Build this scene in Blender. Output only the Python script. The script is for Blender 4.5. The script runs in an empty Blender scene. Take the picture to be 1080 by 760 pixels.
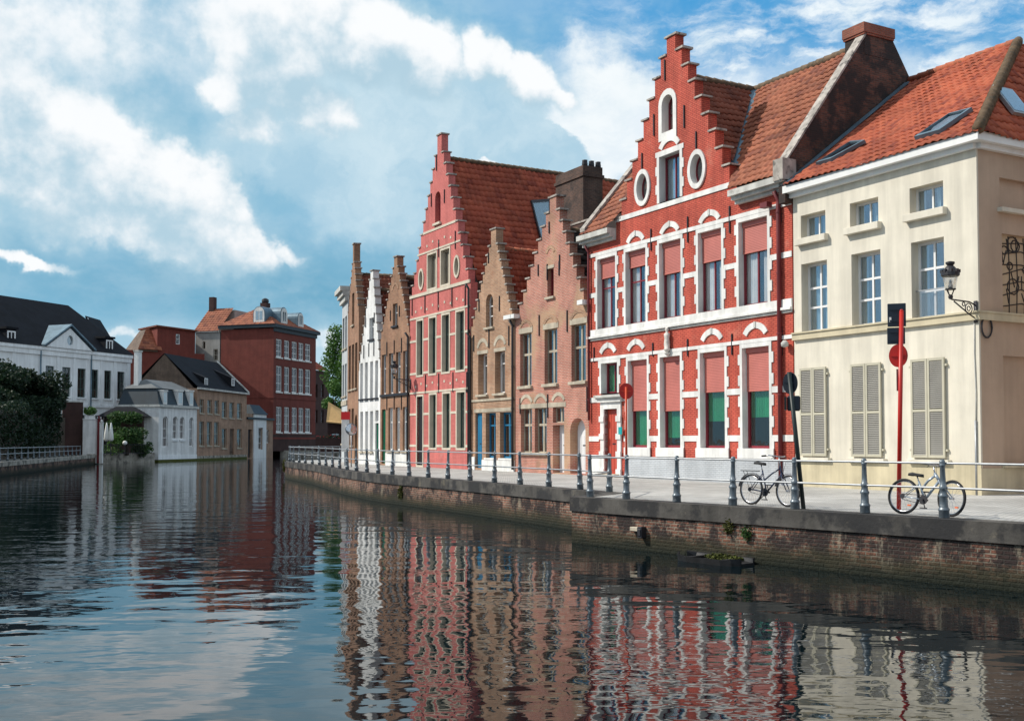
import bpy, bmesh, math, random
from mathutils import Vector, Matrix
from mathutils.geometry import tessellate_polygon
random.seed(7)
R = math.radians
scene = bpy.context.scene
COL = scene.collection

# ------------------------------------------------------------------ survey of the place (metres, water = 0)
F, YH, PITCH, HC, GZ = 1150.0, 465.0, R(2.1), 2.5, 1.13
CYP = YH - F * math.tan(PITCH)
CAM = Vector((0, 0, HC))
def ray(u, v):
    x, z = (u - 540) / F, -(v - CYP) / F
    c, s = math.cos(PITCH), math.sin(PITCH)
    return Vector((x, c - z * s, s + z * c))
def hit(u, v, p, n):
    r = ray(u, v)
    return CAM + r * ((Vector(p) - CAM).dot(n) / r.dot(n))
def at_z(u, v, z):
    return hit(u, v, (0, 0, z), Vector((0, 0, 1)))
def at_y(u, v, y):
    return hit(u, v, (0, y, 0), Vector((0, 1, 0)))
P0 = Vector((8.68, 33.5, 0))
A = Vector((-.486, .874, 0)).normalized()
INW = Vector((A.y, -A.x, 0))
def line(s):
    return P0 + A * s

# ------------------------------------------------------------------ materials
class N:
    def __init__(self, name):
        self.m = bpy.data.materials.new(name)
        self.m.use_nodes = True
        self.t = self.m.node_tree
        self.b = self.t.nodes['Principled BSDF']
        self.out = self.t.nodes['Material Output']
    def n(self, typ, **kw):
        nd = self.t.nodes.new('ShaderNode' + typ)
        for k, v in kw.items():
            if k.startswith('i_'):
                key = k[2:]
                nd.inputs[int(key) if key.isdigit() else key.replace('_', ' ')].default_value = v
            else:
                setattr(nd, k, v)
        return nd
    def l(self, a, b):
        self.t.links.new(a, b)
    def math(self, op, a, b=None, clamp=False):
        nd = self.n('Math', operation=op, use_clamp=clamp)
        for i, x in enumerate((a, b)):
            if x is None: continue
            if isinstance(x, (int, float)): nd.inputs[i].default_value = x
            else: self.l(x, nd.inputs[i])
        return nd.outputs[0]
    def mix(self, f, a, b, typ='MIX'):
        nd = self.n('Mix', data_type='RGBA', blend_type=typ)
        for i, x in ((0, f), (6, a), (7, b)):
            if isinstance(x, (int, float)): nd.inputs[i].default_value = x
            elif isinstance(x, tuple): nd.inputs[i].default_value = (*x[:3], 1)
            else: self.l(x, nd.inputs[i])
        return nd.outputs[2]
    def ramp(self, f, lo, hi):
        if lo > hi: return self.math('SUBTRACT', 1.0, self.ramp(f, hi, lo))
        nd = self.n('MapRange', interpolation_type='SMOOTHSTEP')
        nd.inputs[1].default_value = lo; nd.inputs[2].default_value = hi
        self.l(f, nd.inputs[0])
        return nd.outputs[0]
    def noise(self, vec, scale, detail=4, rough=.55):
        nd = self.n('TexNoise', i_Scale=scale, i_Detail=detail, i_Roughness=rough)
        self.l(vec, nd.inputs['Vector'])
        return nd.outputs['Fac']
    def scaled(self, vec, s):
        nd = self.n('VectorMath', operation='MULTIPLY')
        nd.inputs[1].default_value = s
        self.l(vec, nd.inputs[0])
        return nd.outputs[0]
    def objv(self):
        return self.n('TexCoord').outputs['Object']
    def wallv(self):
        tc = self.n('TexCoord')
        so = self.n('SeparateXYZ'); self.l(tc.outputs['Object'], so.inputs[0])
        sn = self.n('SeparateXYZ'); self.l(tc.outputs['Normal'], sn.inputs[0])
        f = self.math('GREATER_THAN', self.math('ABSOLUTE', sn.outputs[0]), .7)
        u = self.math('ADD', self.math('MULTIPLY', so.outputs[1], f), self.math('MULTIPLY', so.outputs[0], self.math('SUBTRACT', 1.0, f)))
        c = self.n('CombineXYZ'); self.l(u, c.inputs[0]); self.l(so.outputs[2], c.inputs[1])
        return c.outputs[0], tc.outputs['Object']
    def bump(self, h, strength, dist):
        nd = self.n('Bump', i_Strength=strength, i_Distance=dist)
        self.l(h, nd.inputs['Height']); self.l(nd.outputs[0], self.b.inputs['Normal'])
        return nd
    def fin(self, col=None, rough=.7, metal=0, spec=.4):
        if col is not None:
            if isinstance(col, tuple): self.b.inputs['Base Color'].default_value = (*col[:3], 1)
            else: self.l(col, self.b.inputs['Base Color'])
        if isinstance(rough, (int, float)): self.b.inputs['Roughness'].default_value = rough
        else: self.l(rough, self.b.inputs['Roughness'])
        self.b.inputs['Metallic'].default_value = metal
        self.b.inputs['Specular IOR Level'].default_value = spec
        return self.m
    def weather(self, col, ov, amt=.18, streak=.15, sc=.7):
        big = self.noise(ov, sc, 6, .6)
        st = self.noise(self.scaled(ov, (2.6, 2.6, .22)), 1.0, 5, .6)
        g = self.math('MULTIPLY', self.math('ADD', 1 - amt, self.math('MULTIPLY', self.ramp(big, .3, .7), 2 * amt)),
                      self.math('ADD', 1 - streak, self.math('MULTIPLY', self.ramp(st, .3, .72), 1.5 * streak)))
        c = self.n('CombineXYZ')
        for i in range(3): self.l(g, c.inputs[i])
        return self.mix(1.0, col, c.outputs[0], 'MULTIPLY')

def brick(name, c1, c2, mortar, amt=.18, streak=.14, bw=.215, bh=.066, bump=.5, stain=None, rough=.8, ms=.011):
    k = N(name)
    uv, ov = k.wallv()
    br = k.n('TexBrick', i_Scale=1.0, i_Brick_Width=bw, i_Row_Height=bh, i_Mortar_Size=ms, i_Mortar_Smooth=.3, i_Bias=-.1)
    k.l(uv, br.inputs['Vector'])
    br.inputs['Color1'].default_value = (*c1, 1); br.inputs['Color2'].default_value = (*c2, 1); br.inputs['Mortar'].default_value = (*mortar, 1)
    col = k.weather(br.outputs['Color'], ov, amt, streak)
    if stain:
        for scol, sc, lo, hi, a in stain:
            col = k.mix(k.math('MULTIPLY', k.ramp(k.noise(ov, sc, 6, .62), lo, hi), a), col, scol)
    fine = k.noise(ov, 26, 3)
    h = k.math('ADD', k.math('MULTIPLY', br.outputs['Fac'], -1.0), k.math('MULTIPLY', fine, .5))
    k.bump(h, bump, .012)
    return k.fin(col, rough, 0, .3)

def surf(name, c, rough=.7, amt=.12, streak=.08, sc=1.2, metal=0, spec=.4, bump=0, bsc=30, stain=None):
    k = N(name)
    ov = k.objv()
    col = k.weather(c, ov, amt, streak, sc)
    if stain:
        for scol, s2, lo, hi, a in stain:
            col = k.mix(k.math('MULTIPLY', k.ramp(k.noise(ov, s2, 6, .62), lo, hi), a), col, scol)
    if bump: k.bump(k.noise(ov, bsc, 5), bump, .02)
    return k.fin(col, rough, metal, spec)

def tiles(name, c1, c2, c3, moss=(.10, .085, .05), mossa=.35):
    k = N(name)
    tc = k.n('TexCoord')
    s = k.n('SeparateXYZ'); k.l(tc.outputs['UV'], s.inputs[0])
    c = k.n('CombineXYZ'); k.l(k.math('FLOOR', s.outputs[0]), c.inputs[0]); k.l(k.math('FLOOR', s.outputs[1]), c.inputs[1])
    w = k.n('TexWhiteNoise', noise_dimensions='2D'); k.l(c.outputs[0], w.inputs['Vector'])
    cr = k.n('ValToRGB'); k.l(w.outputs['Value'], cr.inputs[0])
    e = cr.color_ramp.elements
    e[0].color = (*c1, 1); e[0].position = 0; e[1].color = (*c2, 1); e[1].position = .55
    x = cr.color_ramp.elements.new(1.0); x.color = (*c3, 1)
    ov = tc.outputs['Object']
    col = k.weather(cr.outputs[0], ov, .2, .1, .5)
    col = k.mix(k.math('MULTIPLY', k.ramp(k.noise(ov, 1.4, 7, .7), .52, .75), mossa), col, moss)
    k.bump(k.noise(ov, 22, 4), .3, .01)
    return k.fin(col, .75, 0, .3)

def glass(name, extra=.2, tint=(1, 1, 1)):
    k = N(name)
    fr = k.n('LayerWeight', i_Blend=.5)
    sch = k.math('ADD', .04, k.math('MULTIPLY', k.math('POWER', fr.outputs['Facing'], 5.0), .96))
    ov = k.objv()
    bp = k.n('Bump', i_Strength=.12, i_Distance=.02); k.l(k.noise(ov, 2.2, 2), bp.inputs['Height'])
    gl = k.n('BsdfGlossy', i_Roughness=.015); k.l(bp.outputs[0], gl.inputs['Normal'])
    tr = k.n('BsdfTransparent'); tr.inputs[0].default_value = (*tint, 1)
    f = k.math('ADD', sch, extra, True)
    mx = k.n('MixShader'); k.l(f, mx.inputs[0]); k.l(tr.outputs[0], mx.inputs[1]); k.l(gl.outputs[0], mx.inputs[2])
    k.t.nodes.remove(k.b); k.l(mx.outputs[0], k.out.inputs[0])
    return k.m

def leafmat(name, a, b):
    k = N(name)
    g = k.n('NewGeometry')
    col = k.mix(g.outputs['Random Per Island'], a, b)
    m = k.fin(col, .6, 0, .3)
    try:
        k.b.inputs['Subsurface Weight'].default_value = 0
    except Exception: pass
    tr = k.n('BsdfTranslucent'); k.l(col, tr.inputs[0])
    mx = k.n('MixShader'); mx.inputs[0].default_value = .25
    k.l(k.b.outputs[0], mx.inputs[1]); k.l(tr.outputs[0], mx.inputs[2]); k.l(mx.outputs[0], k.out.inputs[0])
    return m

M = {}
M['redbrick'] = brick('red_painted_brick', (.63, .125, .077), (.54, .096, .060), (.38, .062, .045), .16, .22, bump=1.2, ms=.014,
                      stain=[((.62, .24, .17), 1.1, .56, .70, .45), ((.30, .05, .04), 2.3, .60, .72, .5)])
M['redbrick_worn'] = M['redbrick']
M['white'] = surf('white_trim_paint', (.79, .775, .74), .6, .10, .2, 1.5, bump=.15, stain=[((.45, .42, .38), 2.2, .62, .75, .45)])
M['pink'] = brick('pink_painted_brick', (.68, .20, .175), (.61, .17, .15), (.52, .14, .125), .12, .16, bump=.9, ms=.014, stain=[((.66, .30, .26), .8, .58, .72, .4)])
M['pinkbrick'] = brick('rose_brick', (.50, .17, .115), (.36, .12, .085), (.50, .38, .31), .2, .12, stain=[((.48, .33, .20), .40, .50, .62, .7), ((.22, .09, .07), .8, .56, .7, .5)])
M['tanbrick'] = brick('tan_brick', (.44, .235, .135), (.30, .145, .08), (.45, .36, .27), .2, .14, stain=[((.30, .12, .06), .6, .55, .7, .5)])
M['brownbrick'] = brick('brown_brick', (.36, .17, .095), (.24, .105, .058), (.33, .25, .18), .2, .14, stain=[((.34, .22, .13), .5, .5, .7, .5)])
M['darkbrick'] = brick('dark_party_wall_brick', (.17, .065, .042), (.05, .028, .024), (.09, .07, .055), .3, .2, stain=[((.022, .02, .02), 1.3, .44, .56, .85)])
M['sootbrick'] = brick('sooty_chimney_brick', (.10, .052, .038), (.05, .03, .025), (.10, .075, .06), .3, .2, stain=[((.02, .018, .018), 1.2, .5, .65, .7)])
M['capbrick'] = brick('red_cap_brick', (.29, .085, .05), (.19, .055, .036), (.2, .12, .09), .2, .12)
M['whitebrick'] = brick('whitewashed_brick', (.86, .85, .83), (.80, .79, .77), (.72, .71, .69), .10, .16, bump=.4)
M['graybrick'] = brick('pale_grey_painted_brick', (.52, .54, .56), (.47, .49, .515), (.41, .43, .45), .1, .12, bump=.6)
M['cream_shade'] = surf('shaded_cream_render', (.52, .385, .285), .85, .08, .08, .8, bump=.08)  # shade and warm bounce of the lane side put into the colour
M['cream'] = surf('cream_render', (.71, .655, .545), .8, .07, .15, .8, bump=.08, stain=[((.62, .55, .42), .55, .60, .78, .35)])
M['cream_trim'] = surf('buff_trim', (.60, .52, .36), .8, .1, .12, 1.4)
M['plinth'] = surf('ochre_plinth_render', (.56, .485, .33), .85, .12, .2, .9, bump=.1)
M['stone'] = surf('weathered_stone', (.46, .40, .31), .85, .2, .18, 1.6, bump=.3)
M['coping'] = surf('lichened_coping_stone', (.40, .36, .32), .85, .25, .2, 3, bump=.3, stain=[((.07, .065, .06), 4, .5, .66, .8)])
M['cornice'] = surf('grey_weathered_cornice', (.58, .57, .53), .8, .16, .2, 1.2, stain=[((.2, .19, .17), 1.8, .55, .7, .6)])
M['gutter'] = surf('white_gutter', (.80, .80, .78), .5, .05, .05)
M['tile_orange'] = tiles('orange_pantile', (.30, .098, .054), (.39, .135, .072), (.21, .066, .042), (.085, .066, .045), .55)
M['tile_new'] = tiles('bright_orange_pantile', (.36, .082, .042), (.45, .115, .056), (.25, .055, .034), (.10, .05, .035), .5)
M['tile_red'] = tiles('deep_red_tile', (.31, .066, .036), (.39, .092, .047), (.22, .045, .027), (.12, .05, .034), .4)
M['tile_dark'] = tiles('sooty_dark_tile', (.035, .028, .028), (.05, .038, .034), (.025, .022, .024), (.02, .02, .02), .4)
M['tile_brown'] = tiles('brown_red_tile', (.19, .06, .035), (.24, .075, .042), (.14, .045, .03), (.05, .035, .03), .4)
M['ridge'] = surf('mossy_ridge_tile', (.15, .10, .06), .85, .3, .1, 4, bump=.3, stain=[((.06, .055, .04), 6, .5, .65, .7)])
M['ridge_red'] = surf('red_ridge_tile', (.42, .12, .06), .8, .2, .1, 4, bump=.3, stain=[((.12, .09, .06), 6, .5, .65, .7)])
M['slate'] = surf('dark_slate', (.010, .011, .015), .75, .25, .15, .6, spec=.15, bump=.25, bsc=3)
M['lead'] = surf('blue_grey_lead', (.13, .20, .25), .5, .2, .15, 1.2, metal=.3)
M['maroon'] = surf('maroon_frame_paint', (.23, .022, .035), .45, .08, .05)
M['roller'] = surf('salmon_roller_shutter', (.50, .15, .12), .5, .08, .06)
M['whiteframe'] = surf('white_window_frame', (.80, .79, .78), .4, .04, .03)
M['greenframe'] = surf('dark_green_window_frame', (.05, .085, .075), .45, .08, .05)
M['blind'] = surf('grey_beige_blind', (.40, .36, .29), .7, .08, .1)
M['greencurtain'] = surf('green_curtain', (.0, .22, .075), .8, .1, .25, 2)
M['curtain'] = surf('pale_curtain', (.74, .75, .73), .9, .08, .2, 3)
M['bluepaint'] = surf('blue_door_paint', (.02, .16, .30), .4, .1, .05)
M['greenpaint'] = surf('bottle_green_door_paint', (.0, .10, .05), .4, .1, .05)
M['reddoor'] = surf('red_plank_door', (.50, .075, .045), .5, .08, .1)
M['whitedoor'] = surf('white_door_paint', (.76, .76, .76), .45, .06, .05)
M['darkdoor'] = surf('near_black_door', (.02, .018, .02), .5, .1, .05)
M['shutter'] = surf('greige_shutter_slat', (.29, .275, .245), .6, .07, .05)
M['shutterframe'] = surf('pale_khaki_shutter_frame', (.50, .465, .36), .6, .06, .05)
M['iron'] = surf('black_iron', (.02, .018, .022), .5, .2, .1, spec=.5)
M['rustiron'] = surf('maroon_iron', (.16, .022, .025), .5, .2, .1)
M['railpaint'] = surf('grey_rail_paint', (.16, .19, .215), .38, .25, .2, 6, metal=.35, spec=.6, bump=.15, bsc=40, stain=[((.45, .46, .46), 9, .56, .68, .6), ((.07, .055, .045), 7, .6, .7, .6)])
M['galv'] = surf('galvanised_bar', (.40, .41, .42), .5, .12, .05, 5, metal=.6)
M['dark'] = surf('dark_backing', (.06, .055, .05), .9, .1, .1)  # darkness of unlit rooms put into the colour; also used for roof boarding
M['glass'] = glass('window_glass', .13)
M['glass_far'] = glass('dim_window_glass', .03)
M['glass_sky'] = glass('shiny_window_glass', .24, (.85, .95, 1))
M['signback'] = surf('navy_sign_back', (.012, .018, .03), .35, .15, .1)
M['redpole'] = surf('red_pole_paint', (.50, .02, .012), .4, .1, .1)
M['orangepole'] = surf('orange_red_pole_paint', (.58, .06, .015), .4, .12, .1)
M['blackpole'] = surf('black_green_pole_paint', (.012, .022, .022), .45, .1, .1)
M['rubber'] = surf('tyre_rubber', (.015, .015, .017), .75, .1, .05)
M['chrome'] = surf('bare_metal', (.6, .6, .62), .25, .05, .05, metal=.9)
M['navyframe'] = surf('navy_bicycle_paint', (.02, .03, .07), .3, .05, .02, spec=.6)
M['silverframe'] = surf('silver_blue_bicycle_paint', (.36, .42, .48), .3, .05, .02, metal=.4, spec=.6)
M['saddle'] = surf('black_saddle', (.02, .02, .022), .6, .05, .05)
M['reflector'] = surf('orange_reflector', (.75, .16, .05), .3, .05, .02)
M['lampglass'] = glass('lantern_glass', .12)
M['timber'] = surf('wet_black_timber', (.022, .022, .024), .55, .3, .2, 4, bump=.3, bsc=20)
M['moss'] = surf('moss', (.075, .085, .015), .95, .4, .1, 8, bump=.6, bsc=60)
M['stucco'] = surf('white_stucco', (.86, .87, .87), .8, .07, .12, .4)
M['greystucco'] = surf('dingy_grey_render', (.34, .33, .31), .85, .15, .15, .5)
M['farred'] = brick('far_red_brick', (.20, .042, .03), (.16, .034, .025), (.16, .05, .038), .12, .12, bump=.2)
M['farbrown'] = brick('far_brown_brick', (.42, .25, .165), (.32, .18, .12), (.38, .28, .21), .2, .15, bump=.2)
M['fardark'] = brick('far_dark_brick', (.065, .03, .026), (.05, .025, .022), (.06, .035, .03), .2, .1, bump=.2)
M['slateblue'] = surf('blue_slate', (.012, .026, .038), .5, .2, .15, .8)
M['flatroof'] = surf('grey_roof_felt', (.15, .16, .165), .8, .15, .05, .6)
M['awning'] = surf('ochre_awning_canvas', (.62, .38, .16), .8, .08, .08)
M['bark'] = surf('bark', (.07, .05, .035), .9, .3, .2, 3, bump=.5)
M['leaf_dark'] = leafmat('dark_leaf', (.008, .021, .012), (.020, .043, .015))
M['leaf_mid'] = leafmat('garden_leaf', (.03, .08, .025), (.07, .13, .03))
M['leaf_sun'] = leafmat('fresh_leaf', (.06, .15, .03), (.12, .22, .05))
M['leaf_olive'] = leafmat('olive_tuft_leaf', (.05, .06, .012), (.10, .10, .025))
M['canvaswhite'] = surf('white_parasol_canvas', (.78, .78, .74), .8, .05, .05)
M['teal'] = surf('teal_enamel', (.02, .35, .36), .3, .05, .02)
M['redsign'] = surf('red_sign_enamel', (.65, .02, .02), .4, .05, .05)
M['mirror'] = surf('convex_mirror', (.55, .56, .58), .08, .02, .02, metal=1)
M['flower'] = surf('red_blossom', (.65, .03, .04), .7, .1, .05)
M['statue'] = surf('pale_statue_stone', (.62, .58, .53), .8, .2, .2, 6, bump=.3)
M['mural'] = surf('black_mural_line', (.03, .022, .02), .7, .1, .05)
M['muralground'] = surf('tawny_mural_ground', (.50, .38, .25), .8, .1, .1)

def quay_mat():
    k = N('mossy_quay_brick')
    tc = k.n('TexCoord')
    ov = tc.outputs['Object']; uv = tc.outputs['UV']
    br = k.n('TexBrick', i_Scale=1.0, i_Brick_Width=.23, i_Row_Height=.075, i_Mortar_Size=.016, i_Mortar_Smooth=.4, i_Bias=-.2)
    k.l(uv, br.inputs['Vector'])
    br.inputs['Color1'].default_value = (.27, .115, .075, 1); br.inputs['Color2'].default_value = (.10, .055, .042, 1); br.inputs['Mortar'].default_value = (.27, .225, .175, 1)
    col = k.weather(br.outputs['Color'], ov, .3, .2, 1.1)
    col = k.mix(k.math('MULTIPLY', k.math('MAXIMUM', k.ramp(k.noise(ov, .8, 7, .7), .46, .54), k.ramp(k.noise(ov, 3.1, 6, .7), .54, .62)), .88), col, (.018, .015, .016))
    col = k.mix(k.math('MULTIPLY', k.ramp(k.noise(k.scaled(ov, (1, 1, .3)), 2.1, 7, .7), .58, .68), .55), col, (.36, .31, .23))
    s = k.n('SeparateXYZ'); k.l(ov, s.inputs[0])
    zz = k.math('ADD', s.outputs[2], k.math('MULTIPLY', k.math('SUBTRACT', k.noise(ov, 1.6, 5), .5), .5))
    low = k.math('SUBTRACT', 1.0, k.ramp(zz, .22, .52))
    col = k.mix(k.math('MULTIPLY', low, .8), col, (.032, .031, .014))
    wet = k.math('SUBTRACT', 1.0, k.ramp(zz, .05, .26))
    col = k.mix(k.math('MULTIPLY', wet, .92), col, (.010, .014, .008))
    h = k.math('ADD', k.math('MULTIPLY', br.outputs['Fac'], -1.0), k.math('MULTIPLY', k.noise(ov, 16, 5), 1.0))
    k.bump(h, .9, .03)
    return k.fin(col, .85, 0, .3)
M['quay'] = quay_mat()
M['quaystone'] = surf('dark_quay_coping', (.085, .078, .07), .85, .3, .25, 1.4, bump=.5, bsc=14, stain=[((.018, .018, .02), 1.0, .44, .54, .85), ((.2, .17, .12), 2.4, .6, .72, .5)])
M['oldstone'] = surf('pale_old_rubble', (.36, .33, .28), .9, .3, .2, 1.4, bump=.6, bsc=6, stain=[((.06, .055, .05), 1.6, .5, .62, .7)])

def pave_mat():
    k = N('pale_setts')
    ov = k.objv()
    br = k.n('TexBrick', i_Scale=1.0, i_Brick_Width=.16, i_Row_Height=.12, i_Mortar_Size=.012)
    k.l(ov, br.inputs['Vector'])
    br.inputs['Color1'].default_value = (.53, .515, .49, 1); br.inputs['Color2'].default_value = (.44, .43, .41, 1); br.inputs['Mortar'].default_value = (.27, .26, .24, 1)
    col = k.weather(br.outputs['Color'], ov, .2, .1, .5)
    col = k.mix(k.math('MULTIPLY', k.ramp(k.noise(ov, .35, 6, .6), .5, .7), .35), col, (.34, .33, .31))
    k.bump(k.math('ADD', k.math('MULTIPLY', br.outputs['Fac'], -1.0), k.noise(ov, 20, 3)), .5, .015)
    return k.fin(col, .8, 0, .3)
M['pave'] = pave_mat()
M['ground'] = surf('far_ground', (.16, .15, .13), .9, .2, .1, .3)

def water_mat():
    k = N('canal_water')
    ov = k.objv()
    w1 = k.noise(k.scaled(ov, (.55, .95, 1)), 1.0, 2, .45)
    w2 = k.noise(k.scaled(ov, (1.7, 2.9, 1)), 1.3, 2, .45)
    patch = k.ramp(k.noise(ov, .11, 3), .38, .66)
    h = k.math('ADD', k.math('MULTIPLY', w1, .025), k.math('MULTIPLY', w2, k.math('ADD', .0022, k.math('MULTIPLY', patch, .0060))))
    k.bump(h, 1.0, 1.0)
    m = k.fin((.0015, .006, .008), .02, 0, .5)
    k.b.inputs['IOR'].default_value = 1.45
    return m
M['water'] = water_mat()

# ------------------------------------------------------------------ mesh helpers
def link(o, parent=None):
    COL.objects.link(o)
    if parent: o.parent = parent
    return o
def tag(o, label, cat, group=None, kind=None):
    if label: o['label'] = label
    if cat: o['category'] = cat
    if group: o['group'] = group
    if kind: o['kind'] = kind
    return o
def empty(name, loc, rz=0, label=None, cat=None, group=None):
    o = bpy.data.objects.new(name, None)
    o.location = loc; o.rotation_euler = (0, 0, rz); o.empty_display_size = .3
    return tag(link(o), label, cat, group)
def copy_tree(o, parent=None):
    c = o.copy(); COL.objects.link(c); c.parent = parent
    for ch in list(o.children): copy_tree(ch, c)
    return c

class MB:
    def __init__(self):
        self.bm = bmesh.new()
    def box(self, x0, x1, y0, y1, z0, z1):
        v = [self.bm.verts.new((x, y, z)) for x in (x0, x1) for y in (y0, y1) for z in (z0, z1)]
        for f in ((0, 1, 3, 2), (4, 6, 7, 5), (0, 4, 5, 1), (2, 3, 7, 6), (0, 2, 6, 4), (1, 5, 7, 3)):
            self.bm.faces.new([v[i] for i in f])
        return self
    def hexa(self, p):
        v = [self.bm.verts.new(q) for q in p]      # 4 bottom, 4 top, same order
        for f in ((3, 2, 1, 0), (4, 5, 6, 7), (0, 1, 5, 4), (1, 2, 6, 5), (2, 3, 7, 6), (3, 0, 4, 7)):
            self.bm.faces.new([v[i] for i in f])
        return self
    def poly(self, pts):
        self.bm.faces.new([self.bm.verts.new(p) for p in pts]); return self
    def plate(self, pts, thick):
        """thick plate under the polygon pts (3-D, planar)"""
        p = [Vector(q) for q in pts]
        n = (p[1] - p[0]).cross(p[2] - p[0]).normalized()
        a = [self.bm.verts.new(q) for q in p]; b = [self.bm.verts.new(q - n * thick) for q in p]
        self.bm.faces.new(a); self.bm.faces.new(b[::-1])
        for i in range(len(p)):
            j = (i + 1) % len(p)
            self.bm.faces.new((a[j], a[i], b[i], b[j]))
        return self
    def slab(self, outline, holes, y0, y1):
        loops = [outline] + list(holes)
        flat = [q for lp in loops for q in lp]
        tris = tessellate_polygon([[Vector((x, z, 0)) for x, z in lp] for lp in loops])
        a = [self.bm.verts.new((x, y0, z)) for x, z in flat]
        b = [self.bm.verts.new((x, y1, z)) for x, z in flat]
        for t in tris:
            try:
                self.bm.faces.new([a[i] for i in t]); self.bm.faces.new([b[i] for i in reversed(t)])
            except ValueError: pass
        o = 0
        for lp in loops:
            n = len(lp)
            for i in range(n):
                j = (i + 1) % n
                try: self.bm.faces.new((a[o + i], a[o + j], b[o + j], b[o + i]))
                except ValueError: pass
            o += n
        return self
    def tube(self, pts, r, n=8, closed=False):
        pts = [Vector(p) for p in pts]
        m = len(pts)
        rs = r if isinstance(r, (list, tuple)) else [r] * m
        rings = []
        prev = None
        for i, p in enumerate(pts):
            if closed: t = pts[(i + 1) % m] - pts[i - 1]
            else: t = pts[min(i + 1, m - 1)] - pts[max(i - 1, 0)]
            t.normalize()
            if prev is None:
                prev = t.orthogonal().normalized()
            prev = (prev - t * prev.dot(t)).normalized()
            q = t.cross(prev)
            rings.append([self.bm.verts.new(p + (prev * math.cos(2 * math.pi * k / n) + q * math.sin(2 * math.pi * k / n)) * rs[i]) for k in range(n)])
        for i in range(m if closed else m - 1):
            a, b = rings[i], rings[(i + 1) % m]
            for k in range(n):
                self.bm.faces.new((a[k], a[(k + 1) % n], b[(k + 1) % n], b[k]))
        if not closed:
            self.bm.faces.new(rings[0][::-1]); self.bm.faces.new(rings[-1])
        return self
    def lathe(self, prof, n=16, o=(0, 0, 0), sx=1, sy=1):
        rings = []
        for r, z in prof:
            rings.append([self.bm.verts.new((o[0] + r * sx * math.cos(2 * math.pi * k / n), o[1] + r * sy * math.sin(2 * math.pi * k / n), o[2] + z)) for k in range(n)])
        for a, b in zip(rings, rings[1:]):
            for k in range(n):
                self.bm.faces.new((a[k], a[(k + 1) % n], b[(k + 1) % n], b[k]))
        self.bm.faces.new(rings[0][::-1]); self.bm.faces.new(rings[-1])
        return self
    def disc(self, c, axis, r, t, n=24, ry=None):
        c = Vector(c); ax = Vector(axis).normalized()
        s = ax.cross(Vector((0, 0, 1))).normalized(); up = s.cross(ax)
        ry = ry or r
        f = [self.bm.verts.new(c + ax * t / 2 + s * r * math.cos(2 * math.pi * k / n) + up * ry * math.sin(2 * math.pi * k / n)) for k in range(n)]
        b = [self.bm.verts.new(c - ax * t / 2 + s * r * math.cos(2 * math.pi * k / n) + up * ry * math.sin(2 * math.pi * k / n)) for k in range(n)]
        self.bm.faces.new(f); self.bm.faces.new(b[::-1])
        for k in range(n):
            self.bm.faces.new((f[k], f[(k + 1) % n], b[(k + 1) % n], b[k]))
        return self
    def build(self, name, mat, parent=None, smooth=False, loc=None, recalc=True, bevel=0):
        if bevel:
            bmesh.ops.bevel(self.bm, geom=list(self.bm.edges), offset=bevel, segments=1, affect='EDGES')
        if recalc: bmesh.ops.recalc_face_normals(self.bm, faces=self.bm.faces)
        me = bpy.data.meshes.new(name)
        self.bm.to_mesh(me); self.bm.free()
        me.materials.append(mat)
        if smooth:
            for p in me.polygons: p.use_smooth = True
        o = bpy.data.objects.new(name, me)
        if loc: o.location = loc
        return link(o, parent)

def pantile(name, mat, parent, O, U, V, wid, length, clips=(), tw=.24, tl=.33, amp=.045, seg=6):
    """courses of clay pantiles on the plane O + U*u + V*v (U along the eave, V up the slope)"""
    O, U, V = Vector(O), Vector(U).normalized(), Vector(V).normalized()
    Nn = U.cross(V)
    jt = 0
    if Nn.z < 0: Nn = -Nn
    bm = bmesh.new(); uvl = bm.loops.layers.uv.new('UVMap')
    nu = max(1, int(wid / tw)) * seg; nv = int(math.ceil(length / tl))
    du = wid / nu
    prof = []
    for i in range(seg + 1):
        t = i / seg
        prof.append(amp * (.5 + .5 * math.cos(2 * math.pi * (t - .3))) if t < .8 else amp * (.5 + .5 * math.cos(2 * math.pi * (t - .3))) * .9)
    ph = random.uniform(0, 6)
    def sag(u, v): return .028 * math.sin(u * 1.3 + ph + .5 * v) + .02 * math.sin(u * .55 - v * 1.1 + 2 * ph) + .012 * math.sin(u * 3.7 + v * 2.3)
    for j in range(nv):
        v0 = j * tl; v1 = min(length, (j + 1) * tl + .03)
        va, vb, vc = [], [], []
        jit = random.uniform(-.006, .006)
        for i in range(nu + 1):
            h = prof[i % seg]
            p = O + U * (i * du) + Nn * (sag(i * du, v0) if tw < .4 else 0)
            va.append(bm.verts.new(p + V * (v0 + jit) + Nn * (h + .032)))
            vb.append(bm.verts.new(p + V * v1 + Nn * h))
            if tw < .4 and i % seg == 0: jt = random.gauss(0, .006)
            if tw < .4: va[-1].co += Nn * jt
            vc.append(bm.verts.new(p + V * (v0 + jit) + Nn * (h + .004)))
        for i in range(nu):
            for q, (a, b) in enumerate(((va, vb), (vc, va))):
                f = bm.faces.new((a[i], a[i + 1], b[i + 1], b[i]))
                for lp, w in zip(f.loops, (0, 1, 1, 0)):
                    lp[uvl].uv = ((i + .5) / seg, j + .5)
                f.smooth = True
    for p, n in clips:
        bmesh.ops.bisect_plane(bm, geom=bm.verts[:] + bm.edges[:] + bm.faces[:], plane_co=Vector(p), plane_no=Vector(n), clear_outer=True)
    me = bpy.data.meshes.new(name); bm.to_mesh(me); bm.free(); me.materials.append(mat)
    return link(bpy.data.objects.new(name, me), parent)

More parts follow.
